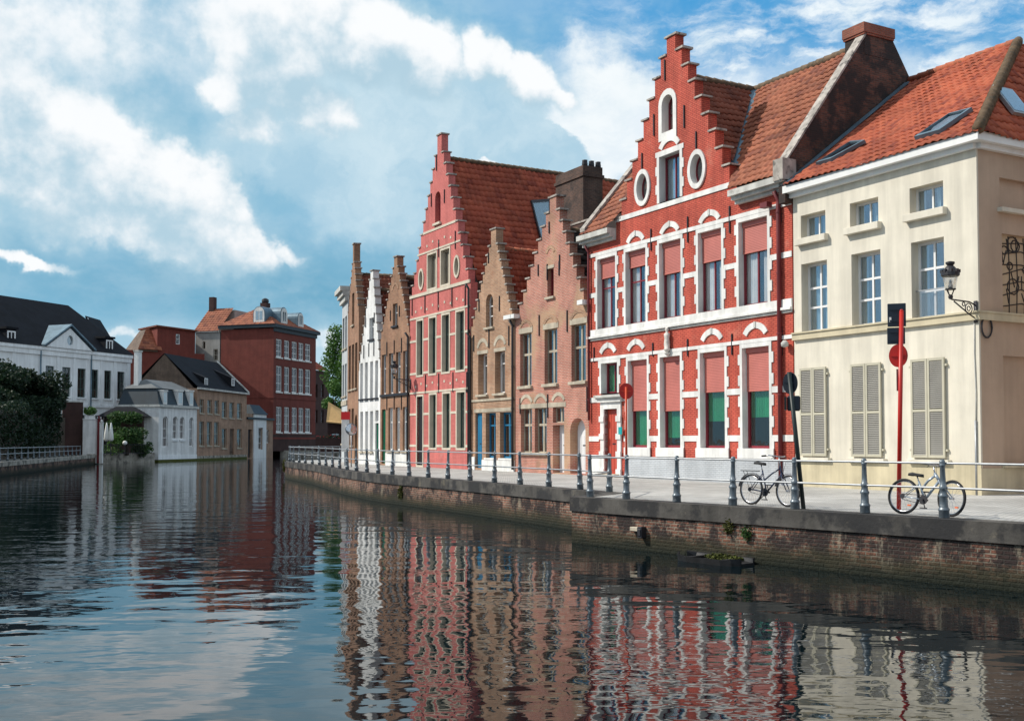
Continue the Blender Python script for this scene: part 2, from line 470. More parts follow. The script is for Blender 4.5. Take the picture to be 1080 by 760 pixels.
def ridge(parent, a, b, mat, r=.12, step=.36):
    a, b = Vector(a), Vector(b)
    d = b - a; n = max(1, int(d.length / step))
    pts, rs = [], []
    for i in range(n):
        p, q = a + d * (i / n), a + d * ((i + .97) / n)
        pts += [p, q]; rs += [r * 1.12, r * .9]
    return MB().tube(pts, rs, 10).build('ridge_tiles', mat, parent, True)

def stepped(x0, x1, zb, xc, zt, n, topw, toph):
    """outline points of a crow-stepped gable from (x1,zb) over the top to (x0,zb), and its treads"""
    zs = zt - toph
    lx = [x0 + (xc - topw / 2 - x0) * i / n for i in range(n + 1)]
    rx = [x1 + (xc + topw / 2 - x1) * i / n for i in range(n + 1)]
    zz = [zb + (zs - zb) * (i + 1) / n for i in range(n)]
    R_, L_, tr = [(x1, zb)], [(x0, zb)], []
    for i in range(n):
        R_ += [(rx[i], zz[i]), (rx[i + 1], zz[i])]
        L_ += [(lx[i], zz[i]), (lx[i + 1], zz[i])]
        tr += [(lx[i], lx[i + 1], zz[i], -1), (rx[i + 1], rx[i], zz[i], 1)]
    R_.append((xc + topw / 2, zt)); L_.append((xc - topw / 2, zt))
    tr.append((xc - topw / 2, xc + topw / 2, zt, 0))
    return R_ + L_[::-1], tr

class House:
    def __init__(self, pl, pr, z0, name, label, cat, group=None):
        self.pl = Vector((pl[0], pl[1], z0)); pr = Vector((pr[0], pr[1], z0))
        self.X = (pr - self.pl).normalized(); self.W = (pr - self.pl).length
        self.Y = Vector((-self.X.y, self.X.x, 0))
        self.z0 = z0
        self.e = empty(name, self.pl, math.atan2(self.X.y, self.X.x), label, cat, group)
        self.holes = []
    def loc(self, q):
        d = q - self.pl
        return Vector((d.dot(self.X), d.dot(self.Y), d.z))
    def px(self, u, v, y=0):
        q = self.loc(hit(u, v, self.pl + self.Y * y, self.Y))
        return q.x, q.z
    def pxx(self, u, v, x):
        q = self.loc(hit(u, v, self.pl + self.X * x, self.X))
        return q.y, q.z
    def onpl(self, u, v, p, n):
        P = self.pl + self.X * p[0] + self.Y * p[1] + Vector((0, 0, p[2]))
        n = self.X * n[0] + self.Y * n[1] + Vector((0, 0, n[2]))
        return self.loc(hit(u, v, P, n))
    def world(self, p):
        return self.pl + self.X * p[0] + self.Y * p[1] + Vector((0, 0, p[2]))
    def rect(self, uL, uR, vt, vb, y=0):
        vm, uc = (vt + vb) / 2, (uL + uR) / 2
        return self.px(uL, vm, y)[0], self.px(uR, vm, y)[0], self.px(uc, vb, y)[1], self.px(uc, vt, y)[1]
    def wall(self, outline, mat, thick=.38, name='wall', y0=0):
        return MB().slab(outline, self.holes, y0, y0 + thick).build(name, mat, self.e)

def hole_poly(r, arch=0, seg=8, grow=0):
    x0, x1, z0, z1 = r
    x0 -= grow; x1 += grow; z0 -= grow; z1 += grow
    if not arch: return [(x0, z0), (x1, z0), (x1, z1), (x0, z1)]
    hw = (x1 - x0) / 2; rise = arch * hw; xc = (x0 + x1) / 2; zs = z1 - rise
    return [(x0, z0), (x1, z0)] + [(xc + hw * math.cos(math.pi * k / seg), zs + rise * math.sin(math.pi * k / seg)) for k in range(seg + 1)]
def oval_poly(xc, zc, a, b, n=20):
    return [(xc + a * math.cos(2 * math.pi * k / n), zc + b * math.sin(2 * math.pi * k / n)) for k in range(n)]

def window(h, r, frame, pane, rec=.18, fw=.06, mull=(.5,), trans=(), arch=0, sill=None, shutter=None, curtain=None, cut=True, grow=0, y0=0, bar=.05, curtain_span=((0, 1),), curtain_z=0.0, parent=None):
    x0, x1, z0, z1 = r
    if cut: h.holes.append(hole_poly(r, arch, grow=grow))
    par = parent or h.e
    ya = y0 + rec
    mb = MB()
    inner = hole_poly((x0 + fw, x1 - fw, z0 + fw, z1 - fw), arch)
    mb.slab(hole_poly(r, arch), [inner], ya, ya + .07)
    for m in mull:
        xm = x0 + (x1 - x0) * m
        zt = z1 - fw if not arch else z1 - fw * .6
        mb.box(xm - bar / 2, xm + bar / 2, ya + .005, ya + .065, z0 + fw - .005, zt + .004)
    for t in trans:
        zm = z0 + (z1 - z0) * t
        mb.box(x0 + fw - .004, x1 - fw + .004, ya + .009, ya + .061, zm - bar / 2, zm + bar / 2)
    w = mb.build('window', frame, par)
    e = .012
    MB().slab(hole_poly((x0 + e, x1 - e, z0 + e, z1 - e), arch), [], ya + .03, ya + .036).build('pane', pane, w)
    if sill:
        sm, pr, th = sill
        MB().box(x0 - .1, x1 + .1, y0 - pr, y0 + rec + .02, z0 - th, z0 + .004).build('sill', sm, w, bevel=.008)
    if shutter:
        sm, frac = shutter
        s = MB(); zb = z1 - (z1 - z0) * frac; z = z1 - .005
        s.box(x0 + .02, x1 - .02, ya - .09, ya - .004, z - .16, z); z -= .163
        while z > zb:
            s.hexa([(x0 + .03, ya - .055, z - .05), (x1 - .03, ya - .055, z - .05), (x1 - .03, ya - .03, z - .05), (x0 + .03, ya - .03, z - .05),
                    (x0 + .03, ya - .047, z), (x1 - .03, ya - .047, z), (x1 - .03, ya - .03, z), (x0 + .03, ya - .03, z)])
            z -= .053
        s.box(x0 + .03, x1 - .03, ya - .062, ya - .028, z - .03, z)
        s.build('roller_shutter', sm, w)
    if curtain:
        bm = bmesh.new()
        for a, b in curtain_span:
            xa, xb = x0 + (x1 - x0) * a, x0 + (x1 - x0) * b
            n = max(6, int((xb - xa) / .03))
            rows = []
            for zq in (z0 + .03 + (z1 - z0) * curtain_z, z1 - .03):
                rows.append([bm.verts.new((xa + (xb - xa) * i / n, ya + .12 + .02 * math.sin(i * 1.7 + xa * 9), zq)) for i in range(n + 1)])
            for i in range(n): bm.faces.new((rows[0][i], rows[0][i + 1], rows[1][i + 1], rows[1][i])).smooth = True
        q = MB(); q.bm.free(); q.bm = bm
        q.build('curtain', curtain, w)
    return w

def door(h, r, mat, rec=.22, arch=0, planks=4, handle=True, cut=True, x0f=0, trans=None):
    x0, x1, z0, z1 = r
    if cut: h.holes.append(hole_poly(r, arch))
    xa = x0 + (x1 - x0) * x0f
    mb = MB().slab(hole_poly((x0 + .01, x1 - .01, z0, z1 - .01), arch), [], rec, rec + .05)
    d = mb.build('door', mat, h.e)
    pl = MB(); w = (x1 - x0 - .16) / planks
    for i in range(planks):
        pl.box(x0 + .08 + i * w + .012, x0 + .08 + (i + 1) * w - .012, rec - .014, rec + .004, z0 + .12, z1 - .2 - (arch * (x1 - x0) / 2))
    pl.build('door_panel', mat, d)
    if handle:
        MB().tube([(x1 - .12, rec - .06, z0 + 1.0), (x1 - .12, rec - .012, z0 + 1.0)], .022, 8).build('handle', M['iron'], d)
        MB().box(x0 + (x1 - x0) * .38, x0 + (x1 - x0) * .62, rec - .022, rec - .012, z0 + 1.12, z0 + 1.17).build('letter_slot', M['iron'], d)
    return d

ANCH = {}
def anchor(h, x, z, ln=.75, mat=None):
    o = MB().box(x - .022, x + .022, -.045, .01, z - ln / 2, z + ln / 2).build('wall_anchor', mat or M['iron'], h.e)
    return o

def body(h, mat, depth, zt, gables=(), t=.34, y0=.385, zb=0, rear=True):
    W = h.W
    mb = MB()
    mb.box(.004, t, y0, depth, zb, zt); mb.box(W - t, W - .004, y0, depth, zb, zt)
    if rear: mb.box(t + .002, W - t - .002, depth - .3, depth, zb, zt)
    mb.build('side_wall', mat, h.e)
    MB().box(t + .01, W - t - .01, 1.5, 1.55, zb + .02, zt - .05).build('dark_room_backing', M['dark'], h.e)  # dark sheet standing in for the unlit rooms behind the panes

def copings(h, treads, mat, y0=-.05, y1=.44, th=.07, ov=.10):
    for a, b, z, sd in treads:
        xa = a - (ov if sd <= 0 else -.015); xb = b + (ov if sd >= 0 else -.015)
        j = random.uniform(-.012, .012)
        MB().hexa([(xa + j, y0, z + .001), (xb + j, y0, z + .001), (xb + j, y1, z + .001), (xa + j, y1, z + .001), (xa + j, y0, z + th), (xb + j, y0, z + th + j), (xb + j, y1, z + th + j), (xa + j, y1, z + th)]).build('coping_stone', mat, h.e)

def gable_roof(h, xl, xr, ze, xc, zr, y0, y1, mat, rmat, tl=.33, left_mat=None, tw=.24, amp=.045):
    V = Vector((xc - xr, 0, zr - ze)); ln = V.length
    pantile('roof', mat, h.e, (xr, y0, ze), (0, 1, 0), V, y1 - y0, ln, tw=tw, tl=tl, amp=amp)
    V2 = Vector((xc - xl, 0, zr - ze))
    pantile('roof', left_mat or mat, h.e, (xl, y0, ze), (0, 1, 0), V2, y1 - y0, V2.length, tw=tw * 2, tl=tl * 2, seg=4)
    # boarding under the tiles and the rear gable
    mb = MB()
    mb.plate([(xr - .06, y0, ze - .14), (xr - .06, y1, ze - .14), (xc, y1, zr - .16), (xc, y0, zr - .16)], .06)
    mb.plate([(xl + .06, y1, ze - .14), (xl + .06, y0, ze - .14), (xc, y0, zr - .16), (xc, y1, zr - .16)], .06)
    mb.slab([(xl, ze - .1), (xr, ze - .1), (xc, zr - .1)], [], y1 - .3, y1 - .01)
    mb.build('roof_boarding', M['dark'], h.e)
    ridge(h.e, (xc, y0, zr + .03), (xc, y1, zr + .03), rmat)

def downpipe(h, x, z0, z1, mat, r=.06, y=-.09):
    mb = MB().tube([(x, y, z0), (x, y, z1 - .35), (x, y + .01, z1 - .25), (x - .02, y - .16, z1)], r, 10)
    o = mb.build('downpipe', mat, h.e, True)
    b = MB()
    z = z0 + .8
    while z < z1 - .5:
        b.tube([(x, y, z), (x, y, z + .05)], r + .015, 10); z += 1.9
    b.build('pipe_bracket', mat, o)
    return o
# ------------------------------------------------------------------ the red step-gabled house
def bands(h, z0, z1, proud, rects, xa, xb, mat, name='string_band', pad=.0):
    cur = xa
    for r in sorted(rects):
        if r[2] < z1 and r[3] > z0:
            if r[0] - pad > cur + .02: MB().box(cur, r[0] - pad, -proud, .02, z0, z1).build(name, mat, h.e)
            cur = r[1] + pad
    if cur < xb: MB().box(cur, xb, -proud, .02, z0, z1).build(name, mat, h.e)
def surround(h, r, w=.11, t=.09, proud=.032, top=.16, rec=.2, base=0.0, step=.34, mat=None, arch=0):
    x0, x1, z0, z1 = r
    L, Rr = [], []
    z = z0 - base; k = 0
    while z < z1 + top - .01:
        zn = min(z + step, z1 + top)
        ww = w + (t if k % 2 else 0)
        L += [(x0 - ww, z), (x0 - ww, zn)]; Rr += [(x1 + ww, z), (x1 + ww, zn)]
        z = zn; k += 1
    out = Rr + L[::-1]
    return MB().slab(out, [hole_poly(r, arch)], -proud, rec + .06).build('window_surround', mat or M['white'], h.e)
def arc(h, xc, zc, hw, th, mat, proud=.04, a0=32, rise=None, n=12, key=True):
    r1 = hw / math.cos(R(a0)); r0 = r1 - th
    zo = zc - r1
    o = [(xc + r1 * math.cos(R(a0 + (180 - 2 * a0) * k / n)), zo + r1 * math.sin(R(a0 + (180 - 2 * a0) * k / n))) for k in range(n + 1)]
    i = [(xc + r0 * math.cos(R(a0 + (180 - 2 * a0) * k / n)), zo + r0 * math.sin(R(a0 + (180 - 2 * a0) * k / n))) for k in range(n + 1)]
    ob = MB().slab(o + i[::-1], [], -proud, .02).build('relieving_arch', mat, h.e)
    if key:
        MB().box(xc - .05, xc + .05, -proud - .02, -proud + .01, zo + r0 + .02, zo + r1 + .015).build('keystone', M['cornice'], ob)
    return ob

h = House(line(11.52), line(.02), GZ, 'gabled_house', 'tall bright red house with white trimmed windows and a crow-stepped gable', 'house', 'houses along the quay')
red = h; W = h.W
glx, gz = h.px(650, 231); grx, _ = h.px(777, 194); ax, az = h.px(706, 39.5)
gx0, gx1 = glx, grx
ze = 9.22
xc = (gx0 + gx1) / 2
up = [h.rect(*q) for q in ((630.5, 649.5, 268.7, 344.9), (660.3, 681.5, 263.9, 341.3), (695.8, 718.6, 254, 335.7), (736.8, 761.5, 244.3, 328.6), (779.6, 810, 232, 320.7))]
frac = (.27, .2, .4, .36, .36)
zs0 = sum(r[2] for r in up) / 5; zs1 = sum(r[3] for r in up) / 5
up = [(r[0], r[1], zs0, zs1) for r in up]
for r, f in zip(up, frac):
    window(h, r, M['maroon'], M['glass'], rec=.20, fw=.07, mull=(.5,), trans=(.58,) if f < .3 else (), shutter=(M['roller'], f), curtain=M['curtain'], curtain_span=((.04, .40), (.6, .96)), grow=.05)
    surround(h, r, rec=.15)
lo = [h.rect(*q) for q in ((662.8, 683, 380, 471.3), (696.6, 718, 375, 471.8), (739, 765, 370.5, 472.5), (783.5, 812, 366, 473))]
zl0 = sum(r[2] for r in lo) / 4; zl1 = sum(r[3] for r in lo) / 4
lo = [(r[0], r[1], zl0, zl1) for r in lo]
for r, f, cz in zip(lo, (.56, .575, .395, .41), (.0, .1, .27, .30)):
    window(h, r, M['maroon'], M['glass_far'], rec=.21, fw=.085, mull=(), trans=(), curtain_z=cz, shutter=(M['roller'], f), curtain=M['greencurtain'], grow=.05)
    surround(h, r, base=.34, rec=.16)
sm = h.rect(634.5, 651.5, 382.5, 414.5)
window(h, sm, M['maroon'], M['glass_far'], rec=.25, fw=.07, mull=(.5,), trans=(), curtain=M['greencurtain'], grow=.05)
surround(h, sm, rec=.2)
dr = list(h.rect(638, 652, 431, 501)); dr[2] = .12; dr = tuple(dr)
door(h, dr, M['reddoor'], rec=.14, planks=4)
ds = MB()
ds.slab([(dr[0] - .24, .0), (dr[0], .0), (dr[0], dr[3]), (dr[1], dr[3]), (dr[1], 0), (dr[1] + .24, 0), (dr[1] + .24, dr[3] + .26), (dr[0] - .24, dr[3] + .26)], [], -.06, .13)
for sx in (dr[0] - .12, dr[1] + .12):
    for k in range(4): ds.box(sx - .16, sx + .16, -.105, -.055, .08 + k * .68, .30 + k * .68)
ds.box(dr[0] - .34, dr[1] + .34, -.15, .02, dr[3] + .262, dr[3] + .38)
ds.build('door_surround', M['white'], h.e)
dc = MB(); dc.box(dr[0] - .42, dr[1] + .5, -.26, .01, dr[3] + .44, dr[3] + .54).box(dr[0] - .36, dr[1] + .44, -.2, .012, dr[3] + .382, dr[3] + .438); dc.build('door_cornice', M['cornice'], h.e)
MB().box(dr[0] - .2, dr[1] + .2, -.32, .28, -.12, .115).build('door_step', M['stone'], h.e)
# gable openings
gw = h.rect(695.8, 717.5, 162, 211)
window(h, gw, M['maroon'], M['glass_sky'], rec=.26, fw=.07, mull=(.5,), trans=(), curtain=M['curtain'], curtain_span=((.05, .42), (.62, .95)), grow=.05)
surround(h, gw, w=.14, t=.08, top=.2)
ga = h.rect(698.5, 710.3, 100, 138.7)
window(h, ga, M['maroon'], M['glass'], rec=.28, fw=.06, mull=(.5,), trans=(.5,), arch=1, curtain=M['roller'], grow=.05)
x0, x1, z0, z1 = ga
MB().slab(hole_poly((x0 - .19, x1 + .19, z0 - .28, z1 + .22), 1), [hole_poly(ga, 1)], -.035, .34).build('window_surround', M['white'], h.e)
arc(h, (gw[0] + gw[1]) / 2, h.px(705, 143)[1], .62, .22, M['white'], key=False)
for (u, v, a, b) in ((678, 198, .34, .52), (735.5, 178.4, .34, .52)):
    ox, oz = h.px(u, v); op = oval_poly(ox, oz, a, b)
    h.holes.append(oval_poly(ox, oz, a + .05, b + .05))
    MB().slab(oval_poly(ox, oz, a + .15, b + .17, 24), [oval_poly(ox, oz, a, b, 24)], -.06, .3).build('window_surround', M['white'], h.e, False)
    w = MB().slab(op, [oval_poly(ox, oz, a - .05, b - .05)], .2, .26).build('window', M['maroon'], h.e)
    MB().slab(oval_poly(ox, oz, a - .01, b - .01), [], .225, .231).build('pane', M['glass_sky'], w)
# wall in one piece with its stepped gable
out, tr = stepped(gx0, gx1, ze, xc, az, 9, .5, .62)
out = [(0.004, -.05), (W - .004, -.05), (W - .004, ze)] + out + [(0.004, ze)]
h.wall(out, M['redbrick'])
copings(h, tr, M['coping'])
allr = up + lo + [sm]
zg = h.px(712, 213)[1]
bands(h, zg - .09, zg + .09, .035, [gw], gx0 - .05, gx1 + .1, M['white'])
ztop = zs1 + .16
bands(h, ztop - .02, ztop + .12, .04, [], .02, W - .02, M['white'])
zmid = zs0 + (zs1 - zs0) * .50
bands(h, zmid - .09, zmid + .09, .026, up, .02, W - .02, M['white'], pad=.1)
b = MB().box(.01, W - .01, -.055, .02, zs0 - .26, zs0 - .001).box(.01, W - .01, -.12, .015, zs0 - .34, zs0 - .262); b.build('sill_band', M['white'], h.e)
MB().box(.012, W - .012, -.05, .015, zs0 - .43, zs0 - .342).build('sill_moulding', M['cornice'], h.e)
zlt = zl1 + .16
bands(h, zlt - .02, zlt + .1, .04, [], .02, W - .02, M['white'])
for fz in (.57, .10):
    zz = zl0 + (zl1 - zl0) * fz
    bands(h, zz - .10, zz + .10, .026, lo + [(dr[0] - .3, dr[1] + .3, 0, dr[3] + .5), sm], .02, W - .02, M['white'], pad=.1)
for r in lo:
    MB().box(r[0] - .22, r[1] + .22, -.075, -.03, zl0 - .33, zl0 - .002).build('sill', M['white'], h.e, bevel=.006)
px0 = h.px(662.5, 490)[0]
zp = zl0 - .345
MB().box(px0, W - .005, -.075, .02, -.06, zp).build('plinth', M['graybrick'], h.e)
MB().box(.005, dr[0] - .26, -.05, .02, -.06, .75).build('plinth', M['white'], h.e)
for (u, v) in ((670.5, 247), (706.5, 237), (748.5, 225)):
    x, z = h.px(u, v); arc(h, x, z + .12, .58, .2, M['white'])
for (u, v) in ((641.5, 364.5), (671, 360.8), (751, 350), (797, 343.5)):
    x, z = h.px(u, v); arc(h, x, z + .12, .58, .2, M['white'])
for (u, v, l) in ((687, 252.8, .8), (725.7, 242, .9), (770, 231.5, .9), (823.8, 221.5, .8), (689, 368.5, .5), (725.7, 366.5, .6), (772.5, 363, .7), (825, 359.5, .9), (627, 374, .6),
                  (701.5, 74, .75), (690, 132, .8), (722, 123, .8), (677.5, 170, .6), (734.6, 148, .6)):
    x, z = h.px(u, v); anchor(h, x, z, l)
downpipe(h, W - .50, .1, ze - .05, M['rustiron'], .07, -.10)
downpipe(h, .12, 2.2, ze - .05, M['rustiron'], .05)
# eaves cornices left and right of the gable
for xa, xb in ((-.28, gx0 - .02), (gx1 + .02, W + .02)):
    c = MB(); c.box(xa, xb, -.42, -.002, ze + .16, ze + .36).box(xa + .04, xb, -.30, -.003, ze + .04, ze + .158).box(xa + .06, xb, -.16, -.004, ze - .08, ze + .038); c.build('cornice', M['cornice'], h.e)
# roofs: street slope in two pieces, cross roof behind the gable, lead valleys
yr, zr = 3.9, 14.55
e0 = Vector((0, -.36, ze + .36)); slope = Vector((0, yr + .36, zr - ze - .36))
vx0 = Vector((gx1 + .03, -.40, ze + .37)); vtop = Vector((xc, yr, zr))
nR = (vtop - vx0).cross(Vector((0, 0, 1)));  nR = nR if nR.x < 0 else -nR
pantile('roof', M['tile_orange'], h.e, (xc - .5, -.40, ze + .37), (1, 0, 0), slope, W - xc + .42, slope.length, clips=[(vx0, nR)], seg=8)
wx0 = Vector((gx0 - .03, -.40, ze + .37)); nL = Vector((-nR.x, nR.y, 0))
pantile('roof', M['tile_orange'], h.e, (-.05, -.40, ze + .37), (1, 0, 0), slope, xc + .4, slope.length, clips=[(wx0, nL)])
Vc = Vector((xc - (gx1 + .12), 0, zr - (ze + .62)))
pantile('roof', M['tile_brown'], h.e, (gx1 + .12, .36, ze + .62), (0, 1, 0), Vc, yr - .3, Vc.length, clips=[(vx0, -nR)], seg=8)
Vd = Vector((xc - (gx0 - .12), 0, zr - (ze + .62)))
pantile('roof', M['tile_brown'], h.e, (gx0 - .12, .36, ze + .62), (0, 1, 0), Vd, yr - .3, Vd.length, clips=[(wx0, -nL)])
sd = Vector((nR.x, nR.y, 0)).normalized()
val = MB(); up_ = Vector((0, 0, .13))
a_, b_ = vx0.lerp(vtop, .16) + up_, vtop + up_
val.hexa([a_ - sd * .15, a_ + sd * .15, b_ + sd * .13, b_ - sd * .13] + [p + Vector((0, 0, .04)) for p in (a_ - sd * .15, a_ + sd * .15, b_ + sd * .13, b_ - sd * .13)])
val.build('lead_valley', M['lead'], h.e)
ridge(h.e, (.2, yr, zr + .06), (W - .9, yr, zr + .06), M['ridge'], .13)
ridge(h.e, (xc, .4, zr + .06), (xc, yr, zr + .06), M['ridge'], .13)
bk = MB(); zq_ = ze + .21 + (zr - ze - .39) * (.75 / 4.2)
bk.plate([(0.05, .45, zq_), (W - .05, .45, zq_), (W - .05, yr, zr - .18), (.05, yr, zr - .18)], .05)
bk.plate([(W - .05, 2 * yr + .3, ze + .33), (.05, 2 * yr + .3, ze + .33), (.05, yr, zr - .06), (W - .05, yr, zr - .06)], .05)
bk.slab([(gx0 + .3, ze), (gx1 - .3, ze), (xc, zr - .3)], [], .5, 2.4)
bk.build('roof_boarding', M['dark'], h.e)
V2 = Vector((0, -(yr + .36), zr - ze - .36))
pantile('roof', M['tile_orange'], h.e, (.0, 2 * yr + .4, ze + .37), (1, 0, 0), V2, W, V2.length, tw=.48, tl=.66, seg=4)
body(h, M['darkbrick'], 2 * yr, ze - .05)
# right-hand party gable of old brick with its chimney, and the left verge
pg = [(-.3, ze - .5), (2 * yr + .3, ze - .5), (2 * yr + .3, ze + .3), (yr + .6, zr + .1), (yr - .6, zr + .1), (-.3, ze + .62)]
g = MB()
def yz_slab(mb, pts, xa, xb):
    a = [mb.bm.verts.new((xa, y, z)) for y, z in pts]; b = [mb.bm.verts.new((xb, y, z)) for y, z in pts]
    mb.bm.faces.new(a); mb.bm.faces.new(b[::-1])
    for i in range(len(pts)):
        j = (i + 1) % len(pts); mb.bm.faces.new((a[j], a[i], b[i], b[j]))
    return mb
yz_slab(g, pg, W - .26, W + .02).build('party_gable', M['darkbrick'], h.e)
v_ = Vector((0, yr - .6 + .3, zr + .1 - ze - .62)); 
cp = MB(); cp.hexa([(W - .32, -.36, ze + .63), (W + .07, -.36, ze + .63), (W + .07, yr - .6, zr + .11), (W - .32, yr - .6, zr + .11), (W - .32, -.36, ze + .73), (W + .07, -.36, ze + .73), (W + .07, yr - .6, zr + .21), (W - .32, yr - .6, zr + .21)])
cp.build('verge_coping', M['coping'], h.e)
MB().box(W - .34, W + .09, -.46, .1, ze + .2, ze + .86).build('kneeler', M['coping'], h.e)
MB().hexa([(-.08, -.36, ze + .50), (.26, -.36, ze + .50), (.26, yr, zr + .12), (-.08, yr, zr + .12), (-.08, -.36, ze + .64), (.26, -.36, ze + .64), (.26, yr, zr + .26), (-.08, yr, zr + .26)]).build('verge_coping', M['coping'], h.e)
ch = MB(); ch.box(W - .80, W + .03, yr - .72, yr + .58, zr - .6, zr + .34)
c0 = ch.build('chimney', M['darkbrick'], h.e)
MB().box(W - .84, W + .07, yr - .76, yr + .62, zr + .05, zr + .12).box(W - .86, W + .09, yr - .79, yr + .65, zr + .12, zr + .44).build('chimney_cap', M['capbrick'], c0)
# small fittings on the red house
x, z = h.px(814, 218)
f = MB(); f.box(x - .16, x + .16, -.36, -.14, z - .06, z + .1).box(x - .03, x + .03, -.15, .01, z - .02, z + .06); f.build('floodlight', M['rustiron'], h.e)
x, z = h.px(833, 363)
MB().lathe([(.02, -.1), (.11, -.06), (.12, .04), (.05, .12)], 12, (x - .05, -.16, z)).box(x - .07, x - .03, -.12, .01, z - .02, z + .02).build('wall_light', M['cornice'], h.e, True)
x, z = h.px(657.5, 454)
MB().box(x - .11, x + .11, -.16, -.125, z - .14, z + .14).build('enamel_plate', M['teal'], h.e)
# statue on a bracket
x, z = h.px(706.3, 357)
st = empty('statue', h.world((x, 0, z - .42)), h.e.rotation_euler.z, 'small pale stone statue on the red wall between the white arches', 'statue')
MB().lathe([(.03, -.1), (.12, 0), (.14, .05), (.11, .07), (.13, .2), (.10, .42), (.12, .5), (.13, .58), (.05, .64), (.045, .66), (.075, .71), (.078, .77), (.05, .82), (.01, .84)], 14, (0, -.12, 0), 1, .8).build('figure', M['statue'], st, True)
MB().lathe([(.02, -.22), (.07, -.16), (.13, -.11), (.13, -.095)], 12, (0, -.1, 0)).box(-.04, .04, -.1, .0, -.2, -.1).build('bracket', M['cornice'], st, True)

# ------------------------------------------------------------------ the cream corner house
h = House(line(-.02), line(-6.63), GZ, 'corner_house', 'cream rendered corner house with orange tiled roof and louvred ground floor shutters', 'house', 'houses along the quay')
cream = h; W = h.W; ze = 9.02
def lvl(rs):
    a = sum(r[2] for r in rs) / len(rs); b = sum(r[3] for r in rs) / len(rs)
    return [(r[0], r[1], a, b) for r in rs]
tw_ = lvl([h.rect(*q) for q in ((844.6, 870.6, 226, 250), (896.3, 926.3, 210, 237), (959.3, 994.8, 194, 223))])
for i, r in enumerate(tw_):
    window(h, r, M['whiteframe'], M['glass_sky'], rec=.26, fw=.07, mull=(.5,), curtain=M['curtain'], curtain_span=((.03, .2), (.52, .66)))
    MB().box(r[0] - .12, r[1] + .12, -.17, .24, r[2] - .2, r[2] - .003).build('sill', M['cream'], h.e, bevel=.008)
mw = lvl([h.rect(*q) for q in ((845.3, 872.5, 276, 348.4), (898.2, 929, 264.7, 343), (961.3, 996, 253.7, 334.7))])
for i, r in enumerate(mw):
    w = window(h, r, M['whiteframe'], M['glass_sky'], rec=.28, fw=.075, mull=(.5,), trans=(.36, .645), bar=.065, curtain=M['curtain'], curtain_span=((.03, .26), (.70, .97)) if i else ((.03, .45), (.55, .97)))
    if i < 2: continue
    MB().box(r[0] + .02, r[1] - .02, .16, .17, r[2] + .05, r[2] + (r[3] - r[2]) * .36).build('balustrade_pane', M['glass'], w)
    MB().box(r[0] + .01, r[1] - .01, .15, .18, r[2] + (r[3] - r[2]) * .36, r[2] + (r[3] - r[2]) * .36 + .03).build('guard_rail', M['galv'], w)
zsc = mw[0][2] - .02
MB().box(-.0, W + .1, -.10, -.001, zsc - .20, zsc - .02).box(0, W + .12, -.14, -.002, zsc - .018, zsc + .03).build('string_course', M['cream_trim'], h.e)
# louvred shutters
sh = lvl([h.rect(*q) for q in ((845.7, 873, 388, 481), (899.4, 931, 383, 481.3), (963, 998.3, 377.6, 482))])
for r in sh:
    x0, x1, z0, z1 = r; xm = (x0 + x1) / 2
    MB().box(x0 - .12, x1 + .14, -.15, .01, z0 - .14, z0 - .05).build('sill', M['cream'], h.e, bevel=.006)
    for a, b in ((x0, xm - .008), (xm + .008, x1)):
        f = MB(); zm = z0 + (z1 - z0) * .475
        f.box(a, a + .06, -.09, -.035, z0, z1); f.box(b - .06, b, -.09, -.035, z0, z1)
        for q0, q1 in ((z0, z0 + .07), (z1 - .07, z1), (zm - .035, zm + .035)): f.box(a + .06, b - .06, -.088, -.037, q0, q1)
        so = f.build('shutter', M['shutterframe'], h.e)
        s = MB(); z = z0 + .075
        while z < z1 - .11:
            if abs(z + .02 - zm) > .065:
                s.hexa([(a + .055, -.085, z), (b - .055, -.085, z), (b - .055, -.075, z), (a + .055, -.075, z),
                        (a + .055, -.050, z + .048), (b - .055, -.050, z + .048), (b - .055, -.040, z + .048), (a + .055, -.040, z + .048)])
            z += .052
        s.build('louvres', M['shutter'], so)
        g = MB()
        for zz in (z0 + .2, z1 - .2):
            xx = a - .03 if a == x0 else b + .03
            g.box(xx - .04, xx + .04, -.07, .005, zz - .03, zz + .03)
        g.build('hinge', M['shutterframe'], so)
MB().box(0.003, W + .022, -.03, -.001, -.06, sh[0][2] - .16).build('plinth', M['plinth'], h.e)
h.wall([(0.004, -.06), (W - .302, -.06), (W - .302, ze), (0.004, ze)], M['cream'])
MB().box(W - .301, W, 0, .06, -.06, ze).build('wall', M['cream'], h.e)
# side wall on the lane, with blind recesses and the line mural
D = 11.0
def side(u, v): return h.pxx(u, v, W)
y1_, zA1 = side(1054, 187); _, zA0 = side(1056, 219)
y2_, zB1 = side(1056.5, 246); _, zB0 = side(1056.5, 331)
y3_, zC1 = side(1058, 375); _, zC0 = side(1058, 489)
sw = MB()
def yz(mb, loops, xa, xb):
    flat = [q for lp in loops for q in lp]
    tris = tessellate_polygon([[Vector((y, z, 0)) for y, z in lp] for lp in loops])
    a = [mb.bm.verts.new((xa, y, z)) for y, z in flat]; b = [mb.bm.verts.new((xb, y, z)) for y, z in flat]
    for t in tris:
        mb.bm.faces.new([a[i] for i in t]); mb.bm.faces.new([b[i] for i in reversed(t)])
    o = 0
    for lp in loops:
        n = len(lp)
        for i in range(n):
            j = (i + 1) % n; mb.bm.faces.new((a[o + i], a[o + j], b[o + j], b[o + i]))
        o += n
    return mb
def rc(a, b, c, d): return [(a, c), (b, c), (b, d), (a, d)]
